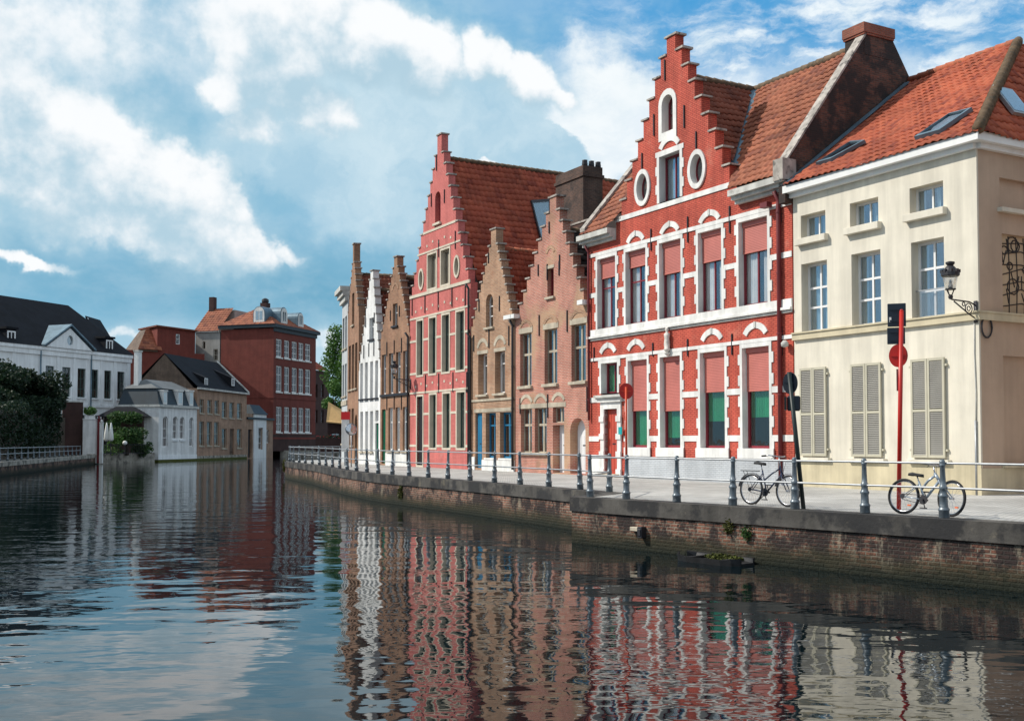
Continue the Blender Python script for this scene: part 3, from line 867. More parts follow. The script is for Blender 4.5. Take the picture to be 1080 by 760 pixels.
rA, rB, rC = (y1_, y1_ + 1.5, zA0, zA1), (y2_, y2_ + 1.9, zB0, zB1), (y3_, y3_ + 1.6, zC0, zC1)
yz(sw, [rc(.061, D, -.06, ze), rc(*rA), rc(*rB), rc(*rC)], W - .3, W).build('side_wall', M['cream_shade'], h.e)  # lane side shaded by its darker, warmer render colour
for r in (rA, rC): MB().box(W - .16, W - .12, r[0] - .03, r[1] + .03, r[2] - .03, r[3] + .03).build('blind_recess', M['cream_shade'], h.e)
MB().box(W - .12, W - .08, rB[0] - .03, rB[1] + .03, rB[2] - .03, rB[3] + .03).build('mural_panel', M['muralground'], h.e)
mu = MB(); rng = random.Random(5)
def mline(pts, r=.016): mu.tube([(W - .075, rB[0] + (rB[1] - rB[0]) * a, rB[2] + (rB[3] - rB[2]) * b) for a, b in pts], r, 5)
for k in range(7): mline([(k / 6.2 + .02, .02), (k / 6.2 + rng.uniform(-.02, .06), .5), (k / 6.2 + .02, .98)])
for k in range(7): mline([(.02, .1 + k * .13), (.45, .16 + k * .13 + rng.uniform(-.05, .05)), (.98, .08 + k * .13)])
for k in range(9):
    cx, cz, rr = rng.uniform(.1, .9), rng.uniform(.15, .9), rng.uniform(.05, .13)
    mline([(cx + rr * math.cos(t * .7), cz + rr * .8 * math.sin(t * .7)) for t in range(10)], .018)
for k in range(10):
    a, b = rng.uniform(.05, .9), rng.uniform(.1, .8); mline([(a, b), (a + rng.uniform(-.1, .1), b + .18)], .016)
mu.build('mural_lines', M['mural'], h.e)
MB().box(W + .001, W + .1, .0, D, zsc - .20, zsc - .02).box(W + .002, W + .12, 0, D, zsc - .018, zsc + .03).build('string_course', M['cream_trim'], h.e)
MB().box(W + .001, W + .14, rA[0] - .1, rA[1] + .1, rA[2] - .12, rA[2] - .01).build('sill', M['cream'], h.e)
MB().box(W + .001, W + .10, rC[0] - .1, rC[1] + .1, rC[2] - .1, rC[2] - .01).build('sill', M['cream_trim'], h.e)
MB().box(W + .001, W + .028, -.029, D, -.06, sh[0][2] - .25).build('plinth', M['cream_trim'], h.e)
MB().box(.004, .3, .385, D, -.06, ze).box(.302, W - .302, D - .3, D, -.06, ze).build('rear_wall', M['cream'], h.e)
MB().box(.31, W - .31, 1.6, 1.65, 0, ze - .1).build('dark_room_backing', M['dark'], h.e)
g = MB(); g.box(-.12, W + .30, -.32, -.003, ze - .02, ze + .20).box(-.1, W + .02, -.14, -.004, ze - .16, ze - .022); g.build('eaves_gutter', M['gutter'], h.e)
MB().box(W + .003, W + .29, -.002, D, ze - .02, ze + .20).box(W + .004, W + .14, 0, D, ze - .16, ze - .022).build('eaves_gutter', M['gutter'], h.e)
# roof
yr, zr = 5.3, 13.35; xh = W - 2.55
sl = Vector((0, yr + .34, zr - ze - .16))
hp = Vector((W + .34, -.34, ze + .16)); ht = Vector((xh, yr, zr))
nh = (ht - hp).cross(Vector((0, 0, 1))); nh = nh if nh.x > 0 else -nh
pantile('roof', M['tile_new'], h.e, (-.0, -.36, ze + .17), (1, 0, 0), sl, W + .36, sl.length, clips=[(hp, nh)], seg=8)
s2 = Vector((xh - (W + .34), 0, zr - ze - .16))
hq = Vector((W + .34, D, ze + .16)); nq = (ht - hq).cross(Vector((0, 0, 1))); nq = nq if nq.y > 0 else -nq
pantile('roof', M['tile_new'], h.e, (W + .34, -.34, ze + .17), (0, 1, 0), s2, D + .3, s2.length, clips=[(hp, -nh), (hq, nq)], seg=8)
ridge(h.e, (.0, yr, zr + .06), (xh, yr, zr + .06), M['ridge_red'], .13)
ridge(h.e, hp + Vector((0, 0, .08)), ht + Vector((0, 0, .1)), M['ridge'], .145)
bk = MB(); bk.plate([(0.02, -.3, ze + .02), (W + .22, -.3, ze + .02), (xh, yr, zr - .16), (.02, yr, zr - .16)], .05)
bk.plate([(W + .26, D, ze + .12), (.02, D, ze + .12), (.02, yr, zr - .05), (xh, yr, zr - .05)], .05)
bk.plate([(W + .22, -.3, ze + .02), (W + .22, D, ze + .02), (xh, yr, zr - .16)], .05)
bk.build('roof_boarding', M['dark'], h.e)
sb = Vector((0, -(D - yr), zr - ze - .16))
pantile('roof', M['tile_new'], h.e, (0, D, ze + .17), (1, 0, 0), sb, W + .3, sb.length, clips=[(hq, -nq)], tw=.48, tl=.66, seg=4)
# blue lead flashing up the party wall
sn = sl.normalized(); nn = Vector((0, -sn.z, sn.y))
fl_ = MB(); a_ = Vector((.02, -.3, ze + .2)) + nn * .07; b_ = a_ + sn * (sl.length - .35)
fl_.hexa([a_, a_ + Vector((.2, 0, 0)), b_ + Vector((.2, 0, 0)), b_, a_ + nn * .05, a_ + nn * .05 + Vector((.2, 0, 0)), b_ + nn * .05 + Vector((.2, 0, 0)), b_ + nn * .05])
fl_.build('lead_flashing', M['lead'], h.e)
# roof lights: three in the tiles
def rooflight(h, quad, p, n, mat_f, th=.12):
    c = [h.onpl(u, v, p, n) for u, v in quad]
    n = Vector(n).normalized()
    ctr = sum(c, Vector()) / 4
    o = MB()
    c = [q + n * .07 for q in c]; ctr = ctr + n * .07
    f = [q + n * .13 for q in c]; i = [ctr + (q - ctr) * .86 + n * .14 for q in c]
    for k in range(4):
        j = (k + 1) % 4
        o.hexa([c[k] + n * .02, c[j] + n * .02, i[j] - n * .12, i[k] - n * .12, f[k], f[j], i[j], i[k]])
    w = o.build('roof_window', mat_f, h.e)
    MB().plate([ctr + (q - ctr) * .86 + n * .10 for q in c], .03).build('pane', M['glass_sky'], w)
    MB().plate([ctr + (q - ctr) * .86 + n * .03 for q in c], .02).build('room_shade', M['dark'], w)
rooflight(h, ((863, 177.5), (879, 173), (915, 153.5), (900, 154.5)), (0, -.34, ze + .16), (0, -sl.z, sl.y), M['lead'])
rooflight(h, ((967, 151), (994, 143.5), (1028, 120), (1004, 126)), (0, -.34, ze + .16), (0, -sl.z, sl.y), M['lead'])
ns = Vector((-s2.z, 0, s2.x)); ns = ns if ns.z > 0 else -ns
c = Vector((W + .34, 2.15, ze + .16)) + s2.normalized() * 1.6
t = s2.normalized()
o = MB(); nz = ns.normalized()
cc = [c + Vector((0, a, 0)) + t * b for a, b in ((-.4, -.55), (.4, -.55), (.4, .55), (-.4, .55))]
o.plate([q + nz * .13 for q in cc], .1); w = o.build('roof_window', M['galv'], h.e)
MB().plate([c + (q - c) * .85 + nz * .15 for q in cc], .01).build('pane', M['glass_sky'], w)
# cable down the corner and a coil of it
x, _ = h.px(1029, 400)
cb = MB().tube([(x, -.02, 1.6), (x + .02, -.025, 2.6), (x - .01, -.02, 3.6), (x, -.02, zsc - .25)], .014, 6).build('cable', M['cornice'], h.e, True)
MB().tube([(x, -.03, .0), (x, -.03, 1.9)], .028, 8).build('cable_pipe', M['galv'], h.e, True)
ya, za = h.pxx(1039, 345, W)
MB().tube([(W + .05, ya + .2 * math.cos(t * .45), za + .27 * math.sin(t * .45)) for t in range(14)], .025, 6, closed=True).build('cable_coil', M['iron'], h.e, True)

# ------------------------------------------------------------------ wall lanterns
def lantern(base, rz, label, reach=.95, sc=1.0):
    t = empty('wall_lantern', base, rz, label, 'street lamp', 'wall lanterns on brackets')
    y = -reach
    b = MB(); b.tube([(0, 0, .02), (0, -.25, .10), (0, y + .05, .12), (0, y, .14)], .02 * sc, 8)
    b.tube([(0, 0, -.32), (0, -.25, -.22), (0, y + .12, .08)], .018 * sc, 8)
    b.tube([(0, -.28 + .13 * math.cos(k * .5), -.07 + .13 * math.sin(k * .5)) for k in range(13)], .015, 6, closed=True)
    b.tube([(0, -.28 + .06 * math.cos(k * .7), -.07 + .06 * math.sin(k * .7)) for k in range(9)], .014, 6, closed=True)
    b.tube([(0, -.47 + .05 * math.cos(k * .7), .03 + .05 * math.sin(k * .7)) for k in range(9)], .013, 6, closed=True)
    b.box(-.05, .05, -.03, .0, -.42, .14)
    b.build('bracket', M['iron'], t, True)
    k = MB().lathe([(.02, .12), (.05, .14), (.06, .2), (.03, .24)], 10, (0, y, 0))
    for a in range(4): k.tube([(.04 * math.cos(a * 1.57), y + .04 * math.sin(a * 1.57), .22), (.11 * math.cos(a * 1.57), y + .11 * math.sin(a * 1.57), .36)], .012, 5)
    k.lathe([(.13, .36), (.135, .385), (.12, .39)], 14, (0, y, 0)).build('cradle', M['iron'], t)
    MB().lathe([(.125, .392), (.19, .70), (.17, .70), (.105, .40)], 16, (0, y, 0)).build('lantern_glass', M['lampglass'], t, True)
    MB().lathe([(.05, .40), (.06, .46), (.035, .52), (.03, .60), (.01, .62)], 12, (0, y, 0)).build('lamp_bulb', M['curtain'], t, True)
    c = MB().lathe([(.20, .70), (.225, .72), (.225, .80), (.18, .83), (.14, .90), (.1, .95), (.07, .97), (.11, 1.02), (.11, 1.06), (.04, 1.08)], 16, (0, y, 0))
    for a in range(8): c.box(.195 * math.cos(a * .785) - .035, .195 * math.cos(a * .785) + .035, y + .195 * math.sin(a * .785) - .035, y + .195 * math.sin(a * .785) + .035, .79, .87)
    c.build('crown', M['iron'], t)
    return t
x, z = cream.px(1030, 328)
lantern(cream.world((x, -.02, z + .12)), cream.e.rotation_euler.z, 'black wall lantern on a scrolled bracket at the cream house corner')

# unseen brick house added across the lane to bounce warm light on the side wall
q0 = cream.world((cream.W + 5.2, 1.2, 0)); q1 = cream.world((cream.W + 12.0, 1.2, 0))
h = House((q0.x, q0.y), (q1.x, q1.y), GZ, 'townhouse', 'unseen warm orange brick house added across the lane to bounce warm light', 'house', 'houses along the quay')
M['warmbrick'] = brick('warm_orange_brick', (.50, .25, .13), (.42, .19, .095), (.46, .36, .26), .15, .1)
W = h.W
for k in range(3):
    for z0 in (1.0, 4.4, 7.2):
        window(h, (.8 + k * 2.0, 1.9 + k * 2.0, z0, z0 + 1.9), M['whiteframe'], M['glass'], rec=.16, trans=(.65,), sill=(M['stone'], .1, .1))
h.wall(rc(.004, W - .004, -.06, 9.4), M['warmbrick'])
MB().box(.004, .34, .385, 11, -.06, 9.4).box(W - .34, W - .004, .385, 11, -.06, 9.4).box(.345, W - .345, 10.7, 11, -.06, 9.4).build('side_wall', M['warmbrick'], h.e)
MB().plate([(-.3, -.3, 9.42), (W + .3, -.3, 9.42), (W + .3, 5.5, 13.5), (-.3, 5.5, 13.5)], .1).plate([(W + .3, 11.3, 9.42), (-.3, 11.3, 9.42), (-.3, 5.5, 13.5), (W + .3, 5.5, 13.5)], .1).build('roof', M['tile_red'], h.e)
# ------------------------------------------------------------------ rose brick house between the tan and the red one
def levels(rs): return lvl(rs)
h = House(line(17.58), line(11.54), GZ, 'gabled_house', 'rose brick step-gabled house with stone cross windows and an arched white door', 'house', 'houses along the quay')
rose = h; W = h.W
zb = 6.95; axx, azz = h.px(583.2, 208)
f1 = levels([h.rect(*q) for q in ((548.5, 560.6, 351.5, 407), (574.3, 587.7, 346.5, 405), (602.6, 618, 341.5, 402))])
for r in f1:
    window(h, r, M['stone'], M['glass'], rec=.16, fw=.05, mull=(.5,), trans=(.6,), bar=.10, sill=(M['stone'], .12, .12), curtain=M['blind'], curtain_span=((.5, .98),))
    MB().box(r[0] - .1, r[1] + .1, -.02, .01, r[3] + .002, r[3] + .24).build('lintel', M['stone'], h.e)
    arc(h, (r[0] + r[1]) / 2, r[3] + .62, (r[1] - r[0]) / 2 + .1, .16, M['tanbrick'], proud=.02, key=False)
g1 = levels([h.rect(*q) for q in ((549.3, 561, 430.3, 477), (564, 576.6, 429.8, 477))])
for r in g1:
    window(h, r, M['stone'], M['glass'], rec=.16, fw=.05, mull=(.5,), trans=(.62,), bar=.10, sill=(M['stone'], .12, .12), curtain=M['blind'], curtain_span=((.5, .98),))
tr_ = h.rect(583, 595, 429, 445.5)
window(h, tr_, M['stone'], M['glass'], rec=.16, fw=.05, mull=(.5,), bar=.1, curtain=M['blind'], curtain_span=((.5, .98),))
d1 = list(h.rect(583, 595, 448, 500)); d1[2] = .05; door(h, tuple(d1), M['whitedoor'], rec=.34, planks=3)
d2 = list(h.rect(601.3, 617.5, 440.5, 501)); d2[2] = .05; d2[1] = min(d2[1], W - .25); door(h, tuple(d2), M['whitedoor'], rec=.36, arch=.9, planks=4)
for r in g1 + [tr_]:
    arc(h, (r[0] + r[1]) / 2, r[3] + .62, (r[1] - r[0]) / 2 + .08, .15, M['stone'], proud=.022, key=False)
MB().box(g1[0][0] - .15, tr_[1] + .15, -.02, .01, tr_[3] + .002, tr_[3] + .2).build('lintel', M['stone'], h.e)
x0, x1, z0, z1 = d2
hw = (x1 - x0) / 2
gw = h.rect(577.2, 584, 283, 313)
window(h, gw, M['maroon'], M['glass'], rec=.2, fw=.06, mull=(.5,), trans=(.6,), sill=(M['stone'], .1, .1), curtain=M['blind'], curtain_span=((.5, .98),))
MB().box(gw[0] - .05, gw[1] + .05, -.02, .01, gw[3] + .002, gw[3] + .14).build('lintel', M['stone'], h.e)
arc(h, (gw[0] + gw[1]) / 2, gw[3] + 1.0, (gw[1] - gw[0]) / 2 + .12, .16, M['tanbrick'], proud=.02, a0=12, key=False)
for u, v, l in ((569, 343, .9), (598.5, 338.5, .9), (578, 428, 1.0), (619.5, 421, 1.0), (549, 428, .7), (577.5, 287, .7), (590.5, 276, .6), (579.5, 240, .5), (568, 285, .5), (590, 283, .6)):
    x, z = h.px(u, v)
    if .05 < x < W - .05: anchor(h, x, z, l)
out, tr = stepped(.42, W - .36, zb, axx, azz, 8, .52, .62)
out = [(.004, -.06), (W - .004, -.06), (W - .004, zb)] + out + [(.004, zb)]
h.wall(out, M['pinkbrick']); copings(h, tr, M['coping'])
zr = azz - 1.35
gable_roof(h, .28, W - .25, zb + .12, axx, zr, .4, 9, M['tile_dark'], M['ridge'], left_mat=M['tile_red'])
body(h, M['darkbrick'], 9, zb)
MB().box(W - .40, W + .0, -.3, -.003, zb - .1, zb + .08).build('eaves_gutter', M['gutter'], h.e)
MB().box(-.02, .42, -.3, -.003, zb - .1, zb + .08).build('eaves_gutter', M['gutter'], h.e)
# big sooty chimney stack rising from the roof
yc = 2.6
a, zt = h.px(586, 183, yc); b, zq = h.px(615, 180, yc); _, zbm = h.px(600, 300, yc)
zt -= .12
c0 = MB().box(a, b, yc, yc + 1.05, 6.5, zt).build('chimney', M['sootbrick'], h.e)
MB().box(a - .06, b + .06, yc - .06, yc + 1.11, zt - .5, zt - .36).build('chimney_band', M['sootbrick'], c0)
for k in range(3): MB().lathe([(.13, -.02), (.14, .1), (.12, .24), (.13, .28), (.08, .29)], 10, (b - .2, yc + .22 + k * .36, zt)).build('chimney_pot', M['iron'], c0, True)
_, zw = h.px(600, 240, yc)
MB().box(a + .4, W - .02, yc - .1, yc + .25, zb - .2, zw).build('parapet_wall', M['darkbrick'], h.e)
MB().box(a + .36, W - .0, yc - .14, yc + .29, zw + .001, zw + .08).build('parapet_coping', M['coping'], h.e)

# ------------------------------------------------------------------ narrow tan house with blue doors
h = House(line(21.98), line(17.6), GZ, 'gabled_house', 'narrow tan brick step-gabled house with blue ground floor doors', 'house', 'houses along the quay')
tan = h; W = h.W
zb = 6.9; axx, azz = h.px(520.5, 242)
ga = h.rect(512.5, 520, 310, 345)
window(h, ga, M['whiteframe'], M['glass'], rec=.2, fw=.05, mull=(.5,), trans=(.35, .65), arch=1, sill=(M['stone'], .1, .1))
f1 = levels([h.rect(*q) for q in ((504.3, 513.8, 373, 416), (522, 532.6, 370.5, 414.7))])
for r in f1:
    window(h, r, M['whiteframe'], M['glass'], rec=.3, fw=.09, mull=(.5,), trans=(.72,), sill=(M['stone'], .12, .1), curtain=M['curtain'], curtain_span=((.05, .95),))
    arc(h, (r[0] + r[1]) / 2, r[3] + .75, (r[1] - r[0]) / 2 + .12, .18, M['stone'], proud=.02, a0=20, key=False)
    MB().box(r[0] - .08, r[1] + .08, -.02, .01, r[3] + .002, r[3] + .16).build('lintel', M['stone'], h.e)
d = list(h.rect(501.3, 508.5, 435.5, 496)); d[2] = .1; door(h, tuple(d), M['bluepaint'], rec=.12, planks=3)
g = levels([h.rect(*q) for q in ((512.3, 523, 435, 483), (527.3, 540.2, 434.5, 483))])
for r in g: window(h, r, M['bluepaint'], M['glass'], rec=.2, fw=.09, mull=(.5,), trans=(.72,), bar=.07, curtain=M['curtain'], curtain_span=((.55, .95),), sill=(M['white'], .06, .08))
MB().box(d[0] - .1, g[1][1] + .1, -.025, .01, g[0][3] + .04, g[0][3] + .2).build('lintel', M['stone'], h.e)
MB().box(.01, d[0] - .02, -.04, .01, -.06, .62).box(d[1] + .02, W - .01, -.04, .01, -.06, g[0][2] - .09).build('plinth', M['white'], h.e)
MB().box(.01, W - .01, -.05, .01, f1[0][2] - .32, f1[0][2] - .22).build('string_course', M['stone'], h.e)
for u, v, l in ((516, 357, .9), (537, 354, .9), (500, 362, .8), (505.5, 322, .6), (527, 320, .7), (515.5, 272, .5)):
    x, z = h.px(u, v)
    if .05 < x < W - .05: anchor(h, x, z, l)
out, tr = stepped(.25, W - .25, zb, axx, azz, 9, .5, .75)
out = [(.004, -.06), (W - .004, -.06), (W - .004, zb)] + out + [(.004, zb)]
h.wall(out, M['tanbrick']); copings(h, tr, M['coping'], ov=.07)
zr = h.px(527, 265, .6)[1]
gable_roof(h, .15, W - .12, zb + .1, axx, zr, .4, 8, M['tile_red'], M['ridge_red'])
body(h, M['darkbrick'], 8, zb)
MB().box(W - .5, W + .14, -.32, -.003, zb - .05, zb + .13).build('eaves_gutter', M['gutter'], h.e)
downpipe(h, W - .05, .1, zb - .1, M['iron'], .06)
downpipe(h, .1, .1, zb - .3, M['iron'], .06)

# ------------------------------------------------------------------ tall pink house
h = House(line(29.26), line(22.0), GZ, 'gabled_house', 'tall pink painted house with a steep step gable and grey beige window blinds', 'house', 'houses along the quay')
pink = h; W = h.W
zb = 9.1; axx, azz = h.px(463.5, 142.5)
cm = M['stone'];  M['creamtrim'] = surf('cream_window_stone', (.62, .55, .44), .8, .1, .1, 2); cm = M['creamtrim']
def simple_surround(h, r, w=.1, mat=None, arch=0):
    x0, x1, z0, z1 = r
    return MB().slab(hole_poly((x0 - w, x1 + w, z0 - w, z1 + w), arch), [hole_poly(r, arch)], -.025, .2).build('window_surround', mat or cm, h.e)
f1 = levels([h.rect(*q) for q in ((439.9, 446, 339, 396), (452.8, 459.8, 335, 393.5), (466.4, 473.9, 331.5, 391.8), (481.5, 489.7, 328, 389.7))])
for r in f1:
    simple_surround(h, r); window(h, r, M['greenframe'], M['glass_sky'], rec=.2, fw=.07, mull=(.5,), trans=(.66,), grow=.04, sill=None, curtain=M['blind'], curtain_span=((.04, .3),))
dd = list(h.rect(439.9, 446, 418, 490.5)); dd[2] = .1
g = levels([h.rect(*q) for q in ((453.3, 460, 415.5, 472), (467.3, 474.7, 415, 472), (482, 490.4, 414, 472.5))])
for r in g:
    simple_surround(h, r); window(h, r, M['greenframe'], M['glass_sky'], rec=.2, fw=.07, mull=(.5,), trans=(.7,), grow=.04, curtain=M['blind'], curtain_span=((.03, .97),))
simple_surround(h, dd); door(h, tuple(dd), M['darkdoor'], rec=.10, planks=3)
g2 = levels([h.rect(*q) for q in ((451.3, 460.3, 268.5, 303.5), (465.2, 474.2, 262.5, 299.5))])
for r in g2:
    simple_surround(h, r); window(h, r, M['stone'], M['glass'], rec=.18, fw=.07, mull=(.5,), grow=.04, curtain=M['blind'], curtain_span=((.02, .98),), bar=.1)
ga = h.rect(458.9, 464.6, 202, 235)
window(h, ga, M['maroon'], M['glass'], rec=.25, fw=.06, mull=(.5,), trans=(.55,), arch=1, sill=(cm, .12, .12), curtain=M['maroon'], curtain_span=((.0, 1),))
for u, v in ((444.5, 294.5), (482, 281)):
    ox, oz = h.px(u, v)
    h.holes.append(oval_poly(ox, oz, .24, .46))
    MB().slab(oval_poly(ox, oz, .34, .58, 24), [oval_poly(ox, oz, .23, .45, 24)], -.05, .25).build('window_surround', cm, h.e)
    w = MB().slab(oval_poly(ox, oz, .23, .45), [oval_poly(ox, oz, .18, .40)], .15, .2).build('window', M['greenframe'], h.e)
    MB().slab(oval_poly(ox, oz, .22, .44), [], .165, .171).build('pane', M['glass'], w)
zz = g2[0][2] - .12
MB().box(.02, W - .02, -.05, .01, zz - .16, zz).build('string_course', cm, h.e)
zt2 = g2[0][3] + .14
bands(h, zt2, zt2 + .09, .03, [], 1.0, W - 1.1, cm)
zz3 = h.px(461, 241)[1]
bands(h, zz3 - .06, zz3 + .06, .03, [], axx - 2.0, axx + 2.0, cm)
for rr in (f1, g + [tuple(dd)]):
    z1 = rr[0][3] + .12; bands(h, z1, z1 + .1, .03, [], .02, W - .02, cm)
    z0 = (rr[0][2] + rr[0][3]) / 2 + .4
    bands(h, z0 - .06, z0 + .06, .022, rr, .02, W - .02, cm, pad=.08)
    z0 = rr[0][2] + .1
    bands(h, z0 - .06, z0 + .06, .022, rr, .02, W - .02, cm, pad=.08)
mb = MB()
for zc_, xs in ((h.px(466, 322)[1], 9), (h.px(466, 405)[1], 9), (h.px(463, 255)[1], 5)):
    for k in range(xs):
        x = W * (.5 + (k + .5 - xs / 2) / 10.2); o = .14 if k % 2 else 0
        mb.box(x - .07, x + .07, -.02, .01, zc_ - .06 + o, zc_ + .06 + o)
mb.build('accent_stones', cm, h.e)
for u, v, l in ((435, 323, 1.0), (448.5, 320, 1.0), (462.5, 317, 1.0), (477, 313, 1.0), (491, 312, 1.0), (449, 405, 1.0), (463, 404, 1.0), (478, 403, 1.0), (492.6, 403, 1.0), (463, 262, .9), (480.5, 253, .9), (455.2, 211, .7), (469, 207, .7), (460.7, 172, .8)):
    x, z = h.px(u, v); anchor(h, x, z, l)
out, tr = stepped(.25, W - .25, zb, axx, azz, 11, .5, 1.0)
out = [(.004, -.06), (W - .004, -.06), (W - .004, zb)] + out + [(.004, zb)]
h.wall(out, M['pink']); copings(h, tr, M['coping'], ov=.06)
zr = 16.0
gable_roof(h, .1, W - .08, zb + .1, axx, zr, .4, 17, M['tile_red'], M['ridge'], tw=.30, tl=.36, amp=.055)
body(h, M['darkbrick'], 17, zb)
nsl = Vector((zr - zb, 0, W - .08 - axx))
rooflight(h, ((558.5, 213.5), (578, 212), (580, 255), (569, 256)), (W - .08, .4, zb + .1), nsl, M['iron'])
rooflight(h, ((634.5, 217), (642, 216.5), (643, 229), (635.5, 229)), (W - .08, .4, zb + .1), nsl, M['iron'])
downpipe(h, W - .04, .1, zb - .1, M['iron'], .06)
x, z = h.px(434, 402)
lantern(h.world((.12, -.02, z)), h.e.rotation_euler.z, 'black wall lantern on the left edge of the pink house')

# ------------------------------------------------------------------ brown and white step gables, then the bend
h = House(line(33.45), line(29.28), GZ, 'gabled_house', 'brown brick step-gabled house with white framed windows left of the pink one', 'house', 'houses along the quay')
brown = h; W = h.W
zb = h.px(431, 345)[1] - .3; axx, azz = h.px(417.3, 271)
gw = h.rect(414.3, 419.3, 320, 343.5)
window(h, gw, M['whiteframe'], M['glass'], rec=.16, fw=.06, mull=(.5,), trans=(.6,), sill=(M['iron'], .1, .1))
arc(h, (gw[0] + gw[1]) / 2, gw[3] + 1.2, .5, .15, M['tanbrick'], proud=.02, a0=12, key=False)
f1 = levels([h.rect(*q) for q in ((402.6, 407, 376, 416.5), (410, 414.8, 373, 415), (417.6, 422.4, 370, 414), (425, 430, 368, 413))])
for r in f1: window(h, r, M['whiteframe'], M['glass_sky'], rec=.14, fw=.08, mull=(.5,), trans=(.65,), curtain=M['curtain'], curtain_span=((.03, .97),))
MB().box(.1, W - .1, -.1, .01, f1[0][2] - .16, f1[0][2] - .02).build('sill_band', M['iron'], h.e)
dd = list(h.rect(402.6, 406.6, 431.5, 487.5)); dd[2] = .1
door(h, tuple(dd), M['greenpaint'], rec=.09, planks=3)
g = levels([h.rect(*q) for q in ((409.6, 414.2, 430, 475), (417.2, 421.7, 429.5, 475), (424.7, 430, 428.8, 475))])
for r in g: window(h, r, M['whiteframe'], M['glass_sky'], rec=.12, fw=.1, mull=(.5,), trans=(.66,), sill=(M['stone'], .12, .12), curtain=M['curtain'], curtain_span=((.03, .97),))
MB().box(dd[1] + .05, W - .01, -.04, .01, -.06, g[0][2] - .14).build('plinth', M['white'], h.e)
for u, v, l in ((408.3, 368, .8), (416, 366, .8), (423.7, 364, .8), (408.3, 424, .9), (416, 423, .9), (423.7, 423, .9), (412, 333, .6), (421.5, 328, .6)):
    x, z = h.px(u, v); anchor(h, x, z, l)
out, tr = stepped(.1, W - .1, zb, axx, azz, 9, .45, .6)
out = [(.004, -.06), (W - .004, -.06), (W - .004, zb)] + out + [(.004, zb)]
h.wall(out, M['brownbrick']); copings(h, tr, M['coping'], ov=.06)
gable_roof(h, .05, W - .05, zb + .1, axx, azz - 1.2, .4, 10, M['tile_dark'], M['ridge'], left_mat=M['tile_brown'])
body(h, M['darkbrick'], 10, zb)
downpipe(h, W - .06, .1, zb, M['iron'], .06)
# dark roof terrace with a pale balustrade behind the brown gable
t = empty('roof_terrace', h.world((W - 1.2, 5.2, 10.6)), h.e.rotation_euler.z, 'dark sloping roof with a pale balustrade behind the brown gable', 'roof')
MB().hexa([(-2.6, 0, -.6), (1.3, 0, -.4), (1.3, 3, -.4), (-2.6, 3, -.6), (-2.6, 0, .15), (1.3, 0, 1.0), (1.3, 3, 1.0), (-2.6, 3, .15)]).build('roof', M['slate'], t)
bl = MB()
for k in range(12): bl.box(-2.4 + k * .32, -2.3 + k * .32, -.06, -.01, .02 - .6 + k * .06 + .4, .42 - .25 + k * .066)
bl.build('balustrade', M['cornice'], t)

h = House(line(36.9), line(33.47), GZ, 'gabled_house', 'narrow whitewashed step-gabled house between two brown brick houses', 'house', 'houses along the quay')
whiteh = h; W = h.W
axx, azz = h.px(393, 285.5); zb = 5.6
axx = min(max(axx, 1.4), W - 1.4)
gw = h.rect(388.8, 391.4, 335.5, 358); c_ = (gw[0] + gw[1]) / 2; gw = (axx - .35, axx + .35, gw[2], gw[3])
window(h, gw, M['whiteframe'], M['glass'], rec=.16, fw=.06, mull=(.5,), trans=(.6,), sill=(M['iron'], .1, .1))
f1 = levels([h.rect(*q) for q in ((379.8, 382.6, 383, 420), (385, 387.8, 382, 420), (390.3, 393.2, 381, 420), (395.6, 398.6, 380, 420))])
for r in f1: window(h, r, M['whiteframe'], M['glass'], rec=.14, fw=.05, mull=(.5,), trans=(.65,), sill=(M['iron'], .1, .1), curtain=M['curtain'], curtain_span=((.4, .97),))
g = levels([h.rect(*q) for q in ((379.9, 382.8, 434, 476), (385.1, 388, 434, 476), (390.3, 393.3, 433, 476))])
for r in g: window(h, r, M['whiteframe'], M['glass'], rec=.14, fw=.06, mull=(.5,), trans=(.65,), sill=(M['stone'], .1, .1), curtain=M['curtain'], curtain_span=((.3, .97),))
dd = list(h.rect(395.8, 399.2, 446, 487)); dd[2] = .1
door(h, tuple(dd), M['greenpaint'], rec=.09, planks=2)
tw2 = h.rect(395.8, 399.2, 432.5, 444); window(h, tw2, M['whiteframe'], M['glass'], rec=.14, fw=.05, mull=(.5,))
for u, v, l in ((384, 371, .8), (389.3, 369, .8), (394.6, 368, .8), (386, 340, .6), (395, 335, .6)):
    x, z = h.px(u, v); anchor(h, x, z, l)
out, tr = stepped(.08, W - .08, zb, axx, azz, 10, .4, .5)
out = [(.004, -.06), (W - .004, -.06), (W - .004, zb)] + out + [(.004, zb)]
h.wall(out, M['whitebrick']); copings(h, tr, M['coping'], ov=.05)
gable_roof(h, .05, W - .05, zb + .1, axx, azz - 1.1, .4, 10, M['tile_brown'], M['ridge'])
body(h, M['darkbrick'], 10, zb)

